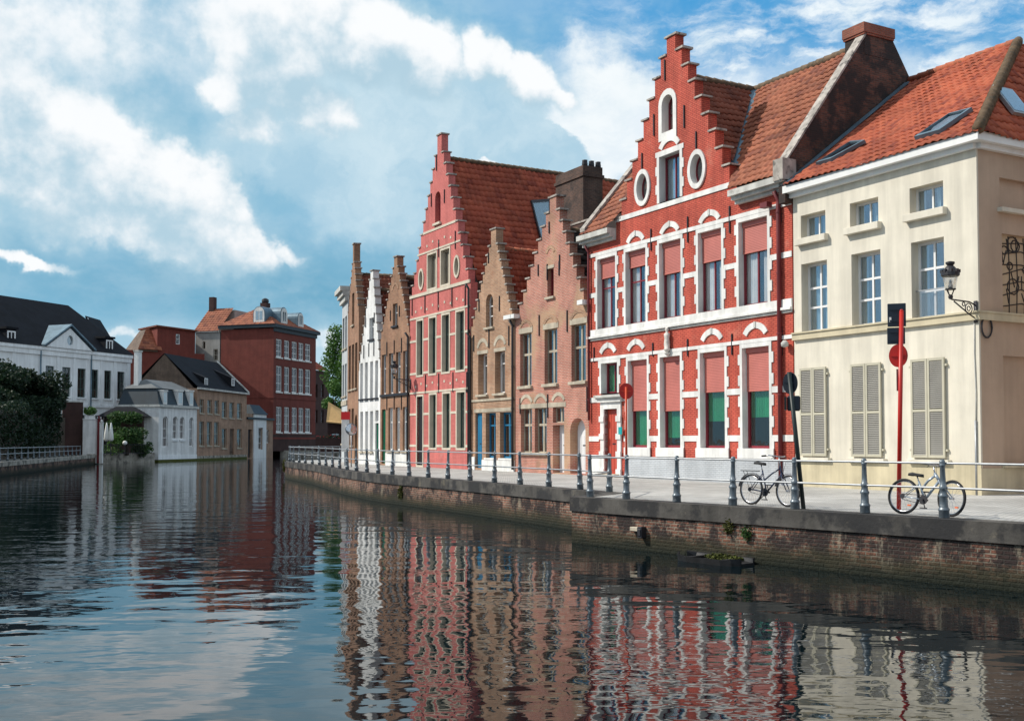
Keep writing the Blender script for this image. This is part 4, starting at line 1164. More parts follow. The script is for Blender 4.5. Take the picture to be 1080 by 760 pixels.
# the row turns away along the bend
pR = line(36.93)
A2 = Vector((-.30, .954, 0)).normalized()
h = House(pR + A2 * 4.3, pR + A2 * .02, GZ, 'gabled_house', 'tall narrow brown house with a spiked gable and arched doorway at the bend', 'house', 'houses along the quay')
W = h.W
axx, azz = W * .5, h.px(374.5, 256)[1]; zb = 9.2
ws = []
for k in range(3):
    a = .45 + k * 1.25
    for z0, z1 in ((4.6, 7.4), (8.6, 10.6)) if k < 2 or True else ():
        r = (a, a + .85, z0, z1)
        if z0 > 8 and k != 1: continue
        window(h, r, M['whiteframe'], M['glass'], rec=.16, fw=.06, mull=(.5,), trans=(.6,), sill=(M['stone'], .1, .1))
    if k < 2: window(h, (a, a + .85, 1.1, 3.4), M['whiteframe'], M['glass'], rec=.16, fw=.06, mull=(.5,), trans=(.6,), sill=(M['stone'], .1, .1))
door(h, (W - 1.35, W - .35, .05, 3.0), M['darkdoor'], rec=.3, arch=1, planks=3)
out, tr = stepped(.1, W - .1, zb, axx, azz, 8, .5, 1.2)
out = [(.004, -.06), (W - .004, -.06), (W - .004, zb)] + out + [(.004, zb)]
h.wall(out, M['brownbrick']); copings(h, tr, M['coping'], ov=.05)
gable_roof(h, .05, W - .05, zb + .1, axx, azz - 1.9, .4, 9, M['tile_brown'], M['ridge'])
body(h, M['darkbrick'], 9, zb)
cx_ = MB().box(W * .5 - .4, W * .5 + .4, 5.6, 6.4, azz - 3.2, azz - .9).build('chimney', M['sootbrick'], h.e)
MB().box(W * .5 - .46, W * .5 + .46, 5.54, 6.46, azz - 1.15, azz - 1.0).build('chimney_cap', M['sootbrick'], cx_)
bend = h
pR2 = pR + A2 * 4.32
A3 = Vector((-.27, .963, 0)).normalized()
M['greywall'] = surf('pale_grey_render', (.50, .52, .53), .8, .1, .15, .7)
h = House(pR2 + A3 * 3.0, pR2 + A3 * .02, GZ, 'townhouse', 'pale grey townhouse with a jutting cornice at the far end of the row', 'house', 'houses along the quay')
W = h.W
for fl in range(3):
    for k in range(2):
        a = .35 + k * 1.3
        window(h, (a, a + .9, 1.2 + fl * 3.1, 3.3 + fl * 3.1), M['whiteframe'], M['glass'], rec=.16, fw=.07, mull=(.5,), trans=(.65,), sill=(M['stone'], .1, .1))
zt = 10.6
h.wall([(.004, -.06), (W - .004, -.06), (W - .004, zt), (.004, zt)], M['greywall'])
body(h, M['greywall'], 9, zt)
MB().box(-.2, W + .0, -.5, .3, zt + .45, zt + .75).box(-.1, W - .01, -.33, .2, zt + .15, zt + .448).box(-.05, W - .02, -.18, .1, zt - .2, zt + .148).build('cornice', M['cornice'], h.e)
MB().box(0, W, .31, 9, zt + .0, zt + .5).build('roof', M['slate'], h.e)
MB().box(.02, W - .02, -.06, .01, 3.7, 4.0).build('string_course', M['stone'], h.e)
greyh = h
# ------------------------------------------------------------------ quay walls, pavement, railings
BP = [(1.84, 26.9), (2.70, 25.75), (3.72, 24.5), (4.72, 23.25), (5.70, 22.0), (6.70, 20.75), (7.72, 19.45), (8.75, 18.15), (9.78, 16.85), (10.8, 15.55), (11.8, 14.25)]
def ppt(u, v): 
    q = at_z(u, v, GZ); return (q.x, q.y)
bd = Vector((1.0, -1.26, 0)).normalized(); bn = Vector((-bd.y, bd.x, 0))       # bn points inland
BP = [tuple((Vector((6.70, 20.75, 0)) + bd * (1.61 * (k - 5)))[:2]) for k in range(11)]
BP[0] = tuple((Vector((BP[1][0], BP[1][1], 0)) - bd * 1.25)[:2])
AP = [(2.62, 29.4), (1.93, 30.9), (1.10, 32.7), (.26, 34.35), (-.58, 36.1), (-1.45, 37.8), (-2.32, 39.5), (-3.15, 41.1), (-4.02, 42.7), (-4.85, 44.3), (-5.63, 46.0), (-6.36, 47.9), (-7.10, 49.9),
      (-7.86, 52.1), (-8.62, 54.6), (-9.40, 57.2), (-10.2, 59.9), (-11.0, 62.4), (-11.85, 64.8), (-12.7, 67.1), (-13.5, 69.3), (-14.3, 71.5), (-15.0, 73.6), (-15.4, 75.8), (-15.2, 78.0), (-14.2, 80.0), (-12.7, 81.6), (-11.0, 82.8), (-9.2, 83.6), (-7.3, 84.2), (-5.4, 84.6), (-3.5, 84.8)]
def offset_line(pts, d):
    out = []
    for i, p in enumerate(pts):
        a = Vector((*pts[max(i - 1, 0)], 0)); b = Vector((*pts[min(i + 1, len(pts) - 1)], 0))
        t = (b - a).normalized(); out.append((p[0] - t.y * d, p[1] + t.x * d))
    return out
BE = offset_line([(BP[0][0], BP[0][1])] + BP[1:] + [(14.5, 10.9), (20, 4)], -.30)     # water side of the near bay
BE[0] = tuple((Vector((*BE[0], 0)) - bd * .35)[:2])
AE = offset_line(AP, .30)
jog = (AE[0][0] + .16, AE[0][1] - .34)
edge = AE[::-1] + [jog] + BE                # far end -> near end, land on the left of travel
def wall_strip(name, pts, z0, z1, thick, mat, parent=None, back=0.0):
    """vertical wall along pts with its own running-length UVs, land side to the left"""
    bm = bmesh.new(); uvl = bm.loops.layers.uv.new('UVMap')
    o0 = offset_line(pts, -back); o1 = offset_line(pts, -back + thick)
    L = 0; A_, B_, S = [], [], []
    for i, (p, q) in enumerate(zip(o0, o1)):
        if i: L += (Vector(p) - Vector(o0[i - 1])).length
        S.append(L)
        A_.append([bm.verts.new((*p, z0)), bm.verts.new((*p, z1))]); B_.append([bm.verts.new((*q, z0)), bm.verts.new((*q, z1))])
    def f(v, uv):
        fc = bm.faces.new(v)
        for lp, w in zip(fc.loops, uv): lp[uvl].uv = w
    for i in range(len(pts) - 1):
        s, t = S[i], S[i + 1]
        f((A_[i][0], A_[i + 1][0], A_[i + 1][1], A_[i][1]), ((s, z0), (t, z0), (t, z1), (s, z1)))
        f((A_[i][1], A_[i + 1][1], B_[i + 1][1], B_[i][1]), ((s, z1), (t, z1), (t, z1 + thick), (s, z1 + thick)))
        f((B_[i + 1][0], B_[i][0], B_[i][1], B_[i + 1][1]), ((t, z0), (s, z0), (s, z1), (t, z1)))
    for k in (0, -1): f((A_[k][0], A_[k][1], B_[k][1], B_[k][0]), ((0, z0), (0, z1), (thick, z1), (thick, z0)))
    bmesh.ops.recalc_face_normals(bm, faces=bm.faces)
    me = bpy.data.meshes.new(name); bm.to_mesh(me); bm.free(); me.materials.append(mat)
    return link(bpy.data.objects.new(name, me), parent)
qw = empty('quay_wall', (AE[0][0], AE[0][1], 0), 0, 'old mossy brick quay wall with dark stone coping below the railing', 'quay wall')
inv = Matrix.Translation(-qw.location)
def qchild(o): o.parent = qw; o.matrix_parent_inverse = inv; return o
# bricks along each straight, cut so that the corner is a real return
full = edge
qchild(wall_strip('brickwork', full, -1.2, GZ - .34, .5, M['quay']))
qchild(wall_strip('coping', offset_line(full, .0), GZ - .338, GZ + .006, .55, M['quaystone'], back=.05))
land = [Vector((x, y, 0)) for x, y in offset_line(edge, .3)]
far = [Vector((60, -5, 0)), Vector((160, 0, 0)), Vector((160, 120, 0)), Vector((30, 96, 0))]
mb = MB()
ring = [(p.x, p.y) for p in land] + [(p.x, p.y) for p in far]
tris = tessellate_polygon([[Vector((x, y, 0)) for x, y in ring]])
vs = [mb.bm.verts.new((x, y, GZ)) for x, y in ring]
for t in tris: mb.bm.faces.new([vs[i] for i in t])
pv = mb.build('pavement', M['pave']); pv['kind'] = 'structure'
for f in pv.data.polygons:
    if f.normal.z < 0: f.flip()

def post_mesh():
    return MB().lathe([(.085, 0), (.095, .02), (.092, .13), (.10, .14), (.10, .165), (.085, .18), (.075, .20), (.072, .36), (.085, .385), (.088, .41), (.070, .43), (.064, .46), (.060, .50), (.070, .515), (.070, .565), (.056, .58), (.050, .66), (.044, .92), (.055, .935), (.055, .955), (.046, .965), (.052, .99), (.048, 1.02), (.028, 1.045), (.006, 1.05)], 16)
proto_post = None
def railing(pts, label, z=GZ, name='quay_railing', extra=None, mat=None, hs=(.535, .975), rr=.021):
    global proto_post
    rt = empty(name, (pts[0][0], pts[0][1], z), 0, label, 'railing', 'iron railings along the canal')
    o = Vector(rt.location)
    for i, p in enumerate(pts):
        if proto_post is None:
            proto_post = post_mesh().build('post', M['railpaint'], rt, True); c = proto_post
        else:
            c = proto_post.copy(); COL.objects.link(c); c.parent = rt
        c.location = (p[0] - o.x, p[1] - o.y, 0); c.rotation_euler = (R(random.gauss(0, 1.0)), R(random.gauss(0, 1.0)), random.uniform(0, 3))
    for hh in hs:
        MB().tube([(p[0] - o.x, p[1] - o.y, hh + random.uniform(-.004, .004)) for p in pts], rr, 8).build('rail', M['galv'], rt, True)
    return rt
railing(BP, 'grey iron post and rail fence round the near bay with bicycles')
railing(AP + [], 'long grey iron post and rail fence curving along the quay to the far bend')
rt = railing([(BP[0][0] + .0, BP[0][1] + .0), AP[0]], 'short grey iron rail joining the long quay fence and the near bay')
# the joining rail shares the end posts: drop its own
for c in list(rt.children):
    if c.name.startswith('post'): bpy.data.objects.remove(c)

# moss and plants on the quay wall
def leafy(mb, c, rad, n, sz, flat=.0, rng=random):
    for _ in range(n):
        while True:
            d = Vector((rng.uniform(-1, 1), rng.uniform(-1, 1), rng.uniform(-1, 1)))
            if d.length < 1: break
        p = Vector(c) + Vector((d.x * rad[0], d.y * rad[1], d.z * rad[2]))
        a = Vector((rng.gauss(0, 1), rng.gauss(0, 1), rng.gauss(0, .7))).normalized()
        b = a.cross(Vector((rng.gauss(0, 1), rng.gauss(0, 1), rng.gauss(0, 1)))).normalized()
        s = sz * rng.uniform(.55, 1.3)
        q = [p - a * s * .5, p + b * s * .3, p + a * s * .6, p - b * s * .3]
        mb.bm.faces.new([mb.bm.verts.new(x) for x in q])
def edge_at(u, z=GZ - .2):
    """point on the quay face seen at column u"""
    best = None
    for a, b in zip(edge, edge[1:]):
        for t in [k / 20 for k in range(21)]:
            x, y = a[0] + (b[0] - a[0]) * t, a[1] + (b[1] - a[1]) * t
            if y < 5: continue
            uu = 540 + F * x / y
            if best is None or abs(uu - u) < best[0] - .01: best = (abs(uu - u), x, y, Vector((b[0] - a[0], b[1] - a[1], 0)).normalized())
    return best[1:]
for u, zz, sz, mt, lb in ((292, 1.0, .5, 'leaf_olive', 'grassy tuft at the far rounded end of the quay wall'), 
                          (423, .62, .40, 'leaf_olive', 'mossy weed draped over the rubble patch mid quay'), 
                          (770, .80, .24, 'leaf_olive', 'yellow green weed under the coping above the moored punt'), (787, .68, .22, 'leaf_mid', 'green weed on the brick right of the yellow tuft'),
                          ):
    x, y, t = edge_at(u)
    sz *= .8
    mb = MB(); leafy(mb, (0, -.02, -sz * .4), (sz * .8, .09, sz), 130, .085 * max(1, y / 30), rng=random.Random(u))
    o = mb.build('wall_plant', M[mt], None, recalc=False, loc=(x, y, zz)); o.rotation_euler.z = math.atan2(t.y, t.x)
    tag(o, lb, 'plant', 'weeds on the quay wall')
# stone niche / mooring block
x, y, t = edge_at(673); n = Vector((t.y, -t.x, 0))
nb = empty('mooring_block', (x, y, .42), math.atan2(t.y, t.x), 'small pale stone mooring block with a black iron box on the quay wall', 'mooring block')
MB().box(-.20, .06, -.12, .06, .02, .12).build('stone_ledge', M['stone'], nb, bevel=.015)
MB().box(.08, .22, -.15, .05, -.12, .14).box(.10, .20, -.17, -.15, -.07, .09).build('iron_box', M['iron'], nb, bevel=.01)
# dark punt moored at the wall
x, y, t = edge_at(768); n = Vector((t.y, -t.x, 0))
bo = empty('moored_punt', (x + n.x * .48, y + n.y * .48, 0), math.atan2(t.y, t.x), 'low black wooden punt covered with moss moored at the brick quay', 'boat')
hb = MB(); Lh = .86
secs = [(-Lh, .16, .10), (-Lh * .85, .34, .02), (-.4, .44, -.02), (.5, .44, -.02), (Lh * .85, .36, .0), (Lh, .24, .06)]
rings = []
for sx, w, zz in secs:
    rings.append([hb.bm.verts.new(q) for q in ((sx, -w, .13 + zz * .4), (sx, -w * .8, -.15), (sx, w * .8, -.15), (sx, w, .13 + zz * .4), (sx, w - .06, .12 + zz * .4), (sx, w * .72, .05), (sx, -w * .72, .05), (sx, -w + .06, .12 + zz * .4))])
for a, b in zip(rings, rings[1:]):
    for k in range(8): hb.bm.faces.new((a[k], a[(k + 1) % 8], b[(k + 1) % 8], b[k]))
hb.bm.faces.new(rings[0][::-1]); hb.bm.faces.new(rings[-1])
hb.build('hull', M['timber'], bo)
MB().box(-.5, -.4, -.40, .40, .06, .10).box(.38, .48, -.40, .40, .06, .10).build('thwart', M['timber'], bo)
ms = MB(); leafy(ms, (.12, .15, .10), (.5, .2, .07), 700, .06, rng=random.Random(3)); ms.build('moss_cover', M['moss'], bo, recalc=False)

# ------------------------------------------------------------------ bicycles
def bicycle(a, b, label, fm, lean, basket=None, rwheel=.33, turn=0.0, mudg=True, style='city', hb_h=1.02):
    """a rear and b front contact points on the paving"""
    d = Vector((b[0] - a[0], b[1] - a[1], 0)); wb = d.length
    bk = empty('bicycle', (a[0], a[1], GZ + .004), math.atan2(d.y, d.x), label, 'bicycle', 'bicycles parked at the railing')
    bk.rotation_euler = (lean, 0, math.atan2(d.y, d.x))
    r = rwheel
    def wheel(cx, rot):
        w = empty('wheel', (cx, 0, r), rot); w.parent = bk
        MB().tube([((r - .02) * math.cos(k * math.pi / 20), 0, (r - .02) * math.sin(k * math.pi / 20)) for k in range(40)], .021 if style == 'city' else .026, 8, True).build('tyre', M['rubber'], w, True)
        MB().tube([((r - .047) * math.cos(k * math.pi / 20), 0, (r - .047) * math.sin(k * math.pi / 20)) for k in range(40)], .010, 6, True).build('rim', M['chrome'], w, True)
        s = MB()
        for k in range(20):
            t = k * math.pi / 10; sd = .03 if k % 2 else -.03
            s.tube([(.02 * math.cos(t + .6), sd, .02 * math.sin(t + .6)), ((r - .05) * math.cos(t), 0, (r - .05) * math.sin(t))], .0016, 4)
        s.build('spokes', M['chrome'], w)
        MB().tube([(0, -.05, 0), (0, .05, 0)], .022, 10).build('hub', M['chrome'], w, True)
        return w
    rw = wheel(0, 0); fw = wheel(wb, turn)
    BB = Vector((.44, 0, .28)); RA = Vector((0, 0, r)); FA = Vector((wb, 0, r))
    ST = Vector((.30, 0, .74)) if style == 'city' else Vector((.30, 0, .62))
    HT = Vector((wb - (.24 if style == 'city' else .36), 0, .84 if style == 'city' else .78)); HB = Vector((wb - (.18 if style == 'city' else .26), 0, .68 if style == 'city' else .64))
    f = MB(); tk = 1.0 if style == 'city' else 1.35
    f.tube([BB, ST], .016 * tk); f.tube([BB, HB], .019 * tk)
    f.tube([BB.lerp(ST, .55), BB.lerp(ST, .6).lerp(HT, .5) + Vector((0, 0, -.02 if style == 'city' else .0)), HT.lerp(HB, .25)], .017 * tk)
    f.tube([HT, HB], .022 * tk)
    for s in (-.05, .05):
        o = Vector((0, s, 0)); f.tube([BB + o * .5, RA + o], .010, 6); f.tube([BB.lerp(ST, .85) + o * .4, RA + o], .009, 6)
    f.build('frame', fm, bk, True)
    k = MB()
    for s in (-.05, .05): k.tube([HB + Vector((0, s * .6, 0)), HB.lerp(FA, .6) + Vector((-.01, s, 0)), FA + Vector((0, s, 0))], [.014, .013, .009], 6)
    k.tube([HB + Vector((0, -.035, 0)), HB + Vector((0, .035, 0))], .018)
    k.build('fork', fm, bk, True)
    hz = hb_h
    H0 = HT + Vector((-.03, 0, hz - HT.z))
    hbm = MB(); hbm.tube([HT, H0], .014)
    if style == 'city':
        hbm.tube([H0 + Vector((-.22, -.26, .02)), H0 + Vector((-.06, -.24, .04)), H0 + Vector((.05, -.1, .02)), H0 + Vector((.05, .1, .02)), H0 + Vector((-.06, .24, .04)), H0 + Vector((-.22, .26, .02))], .012)
    else:
        hbm.tube([H0 + Vector((-.05, -.28, .04)), H0 + Vector((.02, -.1, .03)), H0 + Vector((.02, .1, .03)), H0 + Vector((-.05, .28, .04))], .013)
    hb_ = hbm.build('handlebar', M['chrome'], bk, True)
    g = MB()
    for s in (-1, 1):
        if style == 'city': g.tube([H0 + Vector((-.24, .265 * s, .02)), H0 + Vector((-.12, .25 * s, .03))], .018)
        else: g.tube([H0 + Vector((-.06, .30 * s, .04)), H0 + Vector((-.035, .18 * s, .035))], .02)
        g.tube([H0 + Vector((-.03, .2 * s, .03)), H0 + Vector((.06, .23 * s, .0)), H0 + Vector((.05, .29 * s, -.03))], .006, 5)
    g.build('grips', M['saddle'], hb_, True)
    cb = MB(); cb.tube([H0 + Vector((.03, .12, .03)), H0 + Vector((.14, .08, -.02)), H0 + Vector((.14, .02, -.2)), HB + Vector((.02, 0, .0))], .004, 5)
    cb.tube([H0 + Vector((.03, -.12, .03)), H0 + Vector((.10, -.08, .02)), H0 + Vector((.08, -.02, -.18)), HB + Vector((.0, 0, -.05))], .004, 5)
    cb.build('brake_cable', M['iron'], hb_, True)
    sp = ST + (ST - BB).normalized() * (.13 if style == 'city' else .10)
    MB().tube([ST, sp], .012).build('seat_post', M['chrome'], bk, True)
    sd = MB(); sc_ = []
    for sx, w, zz in ((-.14, .085, .035), (-.10, .095, .045), (-.02, .07, .03), (.06, .03, .02), (.13, .02, .012)):
        sc_.append([sd.bm.verts.new(sp + Vector((sx, yy * w, zz + zo))) for yy, zo in ((-1, -.03), (-.9, .015), (0, .03), (.9, .015), (1, -.03))])
    for p, q in zip(sc_, sc_[1:]):
        for i in range(5): sd.bm.faces.new((p[i], p[(i + 1) % 5], q[(i + 1) % 5], q[i]))
    sd.bm.faces.new(sc_[0]); sd.bm.faces.new(sc_[-1][::-1])
    sd.build('saddle', M['saddle'], bk, True)
    c = MB(); c.disc(BB + Vector((0, -.05, 0)), (0, 1, 0), .085, .012, 24)
    c.disc(RA + Vector((0, -.05, 0)), (0, 1, 0), .045, .02, 18)
    c.tube([BB + Vector((0, -.07, 0)), BB + Vector((.06, -.07, -.155))], .010, 6); c.tube([BB + Vector((0, .07, 0)), BB + Vector((-.06, .07, .155))], .010, 6)
    c.tube([BB + Vector((0, -.09, 0)), BB + Vector((0, .09, 0))], .018, 8)
    ck = c.build('crankset', M['iron'], bk)
    p = MB(); p.box(BB.x + .01, BB.x + .11, -.17, -.08, BB.z - .165, BB.z - .145).box(BB.x - .11, BB.x - .01, .08, .17, BB.z + .145, BB.z + .165); p.build('pedals', M['saddle'], ck)
    ca = MB(); ca.tube([BB + Vector((0, -.05, .083)), RA + Vector((0, -.05, .045))], .006, 5); ca.tube([BB + Vector((0, -.05, -.083)), RA + Vector((.02, -.05, -.06)), RA + Vector((0, -.05, -.045))], .006, 5); ca.build('chain', M['iron'], ck)
    if mudg:
        for cx, t0, t1, rt_ in ((0, .5, 3.0, 0), (wb, 1.0, 2.9, turn)):
            m = MB(); n = 14; rows = []
            for i in range(n + 1):
                t = t0 + (t1 - t0) * i / n
                rows.append([m.bm.verts.new((cx + (r + .03) * math.cos(t), yy, r + (r + .03 - abs(yy) * .25) * math.sin(t))) for yy in (-.032, 0, .032)])
            for p_, q_ in zip(rows, rows[1:]):
                for i in range(2): m.bm.faces.new((p_[i], p_[i + 1], q_[i + 1], q_[i]))
            m.build('mudguard', fm, bk, True)
        MB().box(-.28, .18, -.06, .06, 2 * r + .06, 2 * r + .075).tube([(-.2, .05, 2 * r + .06), (0, .055, r)], .006, 5).tube([(-.2, -.05, 2 * r + .06), (0, -.055, r)], .006, 5).build('luggage_rack', M['iron'], bk)
        MB().tube([(.02, .12, .01), (.40, .04, .28)], .009, 6).build('kickstand', M['iron'], bk, True)
    else:
        for cx, w in ((0, rw), (wb, fw)):
            q = MB()
            for t in (-.9, 1.9): q.box((r * .62) * math.cos(t) - .035, (r * .62) * math.cos(t) + .035, -.012, .012, (r * .62) * math.sin(t) - .014, (r * .62) * math.sin(t) + .014)
            q.build('reflector', M['reflector'], w)
    return bk
fd = -A
def on_line(u, off):
    """point inland of the near bay's posts by off, seen at column u"""
    p = Vector((6.70, 20.75, 0)) + bn * off
    k = (u - 540) / F
    t = (k * p.y - p.x) / (bd.x - k * bd.y)
    return p + bd * t
bdir = Vector((.56, -.83, 0)).normalized()
a = on_line(791.3, .55); b = a + bdir * 1.03
bicycle((a.x, a.y), (b.x, b.y), 'dark navy city bicycle with a rear rack leaning at the railing', M['navyframe'], R(-3), style='city')
a = on_line(951, .42); bdir2 = Vector((.60, -.80, 0)).normalized(); b = a + bdir2 * .98
bicycle((a.x, a.y), (b.x, b.y), 'silver mountain bicycle with low saddle beside the red sign pole', M['silverframe'], R(-6), style='mtb', mudg=False, turn=R(-14), hb_h=.90)

# ------------------------------------------------------------------ signs seen from behind
def sign_frame(name, base, label, cat, group=None):
    q = CAM - Vector((base[0], base[1], HC)); 
    return empty(name, (base[0], base[1], GZ), math.atan2(-q.x, q.y) + math.pi, label, cat, group)      # local -Y faces the canal
p = on_line(946.6, .85)
dist = p.y
def zpx(v, y): return HC + (CYP - v) * 0 + at_y(540, v, y).z - HC
sg = sign_frame('sign_post', (p.x, p.y), 'tall red sign post carrying two dark plates and a red disc', 'road sign', 'road signs seen from behind')
zt = zpx(328, p.y) - GZ
dx = .10
MB().tube([(0, 0, 0), (dx, 0, zt)], .042, 14).lathe([(.043, 0), (.02, .03)], 14, (dx, 0, zt)).build('pole', M['redpole'], sg, True)
def plate(par, xa, xb, za, zb_, y, mat, name, rim=None):
    o = MB().box(xa, xb, y, y + .02, za, zb_).build(name, mat, par, bevel=.008)
    k = MB()
    for z in (za + (zb_ - za) * .25, za + (zb_ - za) * .75): k.box(xa + .04, xb - .04, y - .018, y - .001, z - .018, z + .018)
    k.build('clamp_rail', mat, o)
    return o
def zz(v): return zpx(v, p.y) - GZ
sc_ = p.y / F
plate(sg, dx - .26, dx + .08, zz(344), zz(319.5), .06, M['signback'], 'sign_plate')
plate(sg, dx - .27, dx + .06, zz(362.5), zz(345), .06, M['signback'], 'sign_plate')
MB().box(dx - .23, dx - .19, .045, .058, zz(339), zz(334)).build('maker_sticker', M['white'], sg)
dc = MB().disc((dx - .07, .075, zz(374.7)), (0, 1, 0), .175, .02, 28, ry=.225).build('sign_disc', M['redpole'], sg)
MB().box(dx - .2, dx + .05, .05, .064, zz(374.7) - .02, zz(374.7) + .02).build('clamp_rail', M['redpole'], dc)
MB().box(dx - .11, dx - .075, .0, .03, zz(412), zz(389)).build('edge_plate', M['rustiron'], sg)
p = on_line(846.5, .30)
sg = sign_frame('sign_post', (p.x, p.y), 'leaning black sign post with a dark disc and a square box', 'road sign', 'road signs seen from behind')
zt = zz(392); lx = (833.5 - 846.8) * p.y / F
MB().tube([(0, 0, 0), (lx, 0, zt)], .045, 14).build('pole', M['blackpole'], sg, True)
zc = zz(403.5)
dc = MB().disc((lx + .02, .07, zc), (.35, .9, 0), .155, .03, 28, ry=.225).build('sign_disc', M['signback'], sg)
MB().box(lx - .10, lx + .12, .03, .06, zc - .02, zc + .02).build('clamp_rail', M['signback'], dc)
bxx = MB().box(lx - .05, lx + .22, .03, .17, zz(433), zz(417)).build('sign_box', M['signback'], sg, bevel=.03)
MB().box(lx - .10, lx - .055, .0, .1, zz(432), zz(418)).build('clamp_rail', M['blackpole'], bxx)
p = on_line(660.5, .42)
sg = sign_frame('sign_post', (p.x, p.y), 'slim orange red pole with a round red sign beside the red house door', 'road sign', 'road signs seen from behind')
zt = zz(408)
MB().tube([(0, 0, 0), (0, 0, zt)], .030, 12).build('pole', M['orangepole'], sg, True)
MB().disc((.0, .045, zz(412.3)), (0, 1, 0), .175, .02, 28, ry=.195).build('sign_disc', M['redpole'], sg)
MB().box(-.12, .12, .02, .034, zz(412.3) - .015, zz(412.3) + .015).build('clamp_rail', M['orangepole'], sg)
# convex mirror and the red shop board at the bend
y = 58.0
q = at_y(370.5, 452.5, y)
mr = empty('traffic_mirror', (q.x, q.y, GZ), 0, 'round grey convex traffic mirror on a post at the far bend', 'mirror')
MB().tube([(0, .06, 0), (0, .06, q.z - GZ)], .035, 10).build('pole', M['galv'], mr, True)
md = MB().lathe([(.31, .0), (.30, .03), (.24, .07), (.14, .095), (.01, .105)], 24).build('mirror_dish', M['mirror'], mr, True)
md.location = (0, .0, q.z - GZ); md.rotation_euler = (R(78), 0, R(28))
rm = MB().tube([(.31 * math.cos(k * .2618), .31 * math.sin(k * .2618), 0) for k in range(24)], .03, 8, True).build('rim', M['railpaint'], md, True)
q = at_y(366, 434, 61); q2 = at_y(366, 478, 61)
sb = empty('shop_sign', (q.x, q.y, GZ), R(-10), 'upright white board with a bright red top at the far bend', 'sign')
MB().box(-.30, .12, 0, .07, q2.z - GZ + .1, at_y(366, 442.2, 61).z - GZ - .003).build('white_board', M['white'], sb)
MB().box(-.34, .16, -.02, .09, at_y(366, 442.2, 61).z - GZ, at_y(366, 434, 61).z - GZ).build('red_board', M['redsign'], sb)
MB().box(-.16, -.02, .02, .06, -.02, q2.z - GZ + .1).build('pole', M['galv'], sb)
# ------------------------------------------------------------------ the far (left) bank
def gpt(u, Y, z=0): return ((u - 540) / F * Y, Y)
def W2(u, Y): return Vector(((u - 540) / F * Y, Y, 0))
def far_win(h, r, fm=None, pm=None, rec=.16, **k):
    return window(h, r, fm or M['whiteframe'], pm or M['glass_far'], rec=rec, fw=k.pop('fw', .12), bar=.08, **k)
def simple_body(h, mat, depth, zt, t=.3):
    MB().box(.004, t, .385, depth, -.3, zt).box(h.W - t, h.W - .004, .385, depth, -.3, zt).box(t + .002, h.W - t - .002, depth - .3, depth, -.3, zt).build('side_wall', mat, h.e)
    MB().box(t + .02, h.W - t - .02, 1.6, 1.65, -.2, zt - .05).build('dark_room_backing', M['dark'], h.e)
GLB = 1.0

# grand white house with black hipped roof
pr = W2(137, 145); d1 = Vector((.387, .922, 0)).normalized()
pl = pr - d1 * 27
h = House(pl, pr, GLB, 'manor_house', 'grand white classical house with black hipped roof and a small pediment', 'house', 'houses on the opposite bank')
W = h.W; ze = h.px(120, 377)[1]
wn = levels([h.rect(*q) for q in ((48, 57, 386, 417), (65.5, 74.3, 387, 418), (81.8, 90.2, 388, 419), (95.2, 103.6, 389.5, 420), (110, 117.3, 391, 420.5), (123.8, 131.2, 392, 421))])
for x in (2.0, 5.5): wn.append((x, x + 1.6, wn[0][2], wn[0][3]))
for r in wn:
    far_win(h, r, M['greenframe'], trans=(.3, .65), sill=(M['stucco'], .15, .2))
    lr = (r[0], r[1], wn[0][2] - 6.2, wn[0][2] - 2.2)
    far_win(h, lr, M['greenframe'], trans=(.5,), sill=(M['stucco'], .12, .2))
h.wall([(.004, -.1), (W - .004, -.1), (W - .004, ze), (.004, ze)], M['stucco'])
simple_body(h, M['stucco'], 14, ze)
MB().box(-.1, W + .1, -.35, -.003, ze + .1, ze + .5).box(-.05, W + .05, -.2, -.002, ze - .5, ze + .098).build('cornice', M['stucco'], h.e)
MB().box(0, W + .04, -.14, -.003, wn[0][2] - 1.2, wn[0][2] - .9).build('string_course', M['stucco'], h.e)
for i in range(len(wn)):
    r = sorted(wn)[i]; MB().box(r[1] + .35, r[1] + .8, -.1, -.004, wn[0][2] - .85, ze - .52).build('pilaster', M['stucco'], h.e)
for u in (41.5, 95):
    x, _ = h.px(u, 400); MB().tube([(x, -.2, 0), (x, -.2, ze)], .09, 8).build('downpipe', M['lead'], h.e)
yr_ = 7.0
ra = h.px(72, 322, yr_); zr = ra[1]
e = [(-.3, -.4, ze + .5), (W + .3, -.4, ze + .5), (W + .3, 14.4, ze + .5), (-.3, 14.4, ze + .5)]
k1, k2 = (4, yr_, zr), (max(6, ra[0]), yr_, zr)
MB().poly([e[0], e[1], k2, k1]).poly([e[1], e[2], k2]).poly([e[2], e[3], k1, k2]).poly([e[3], e[0], k1]).poly(e[::-1]).build('roof', M['slate'], h.e)
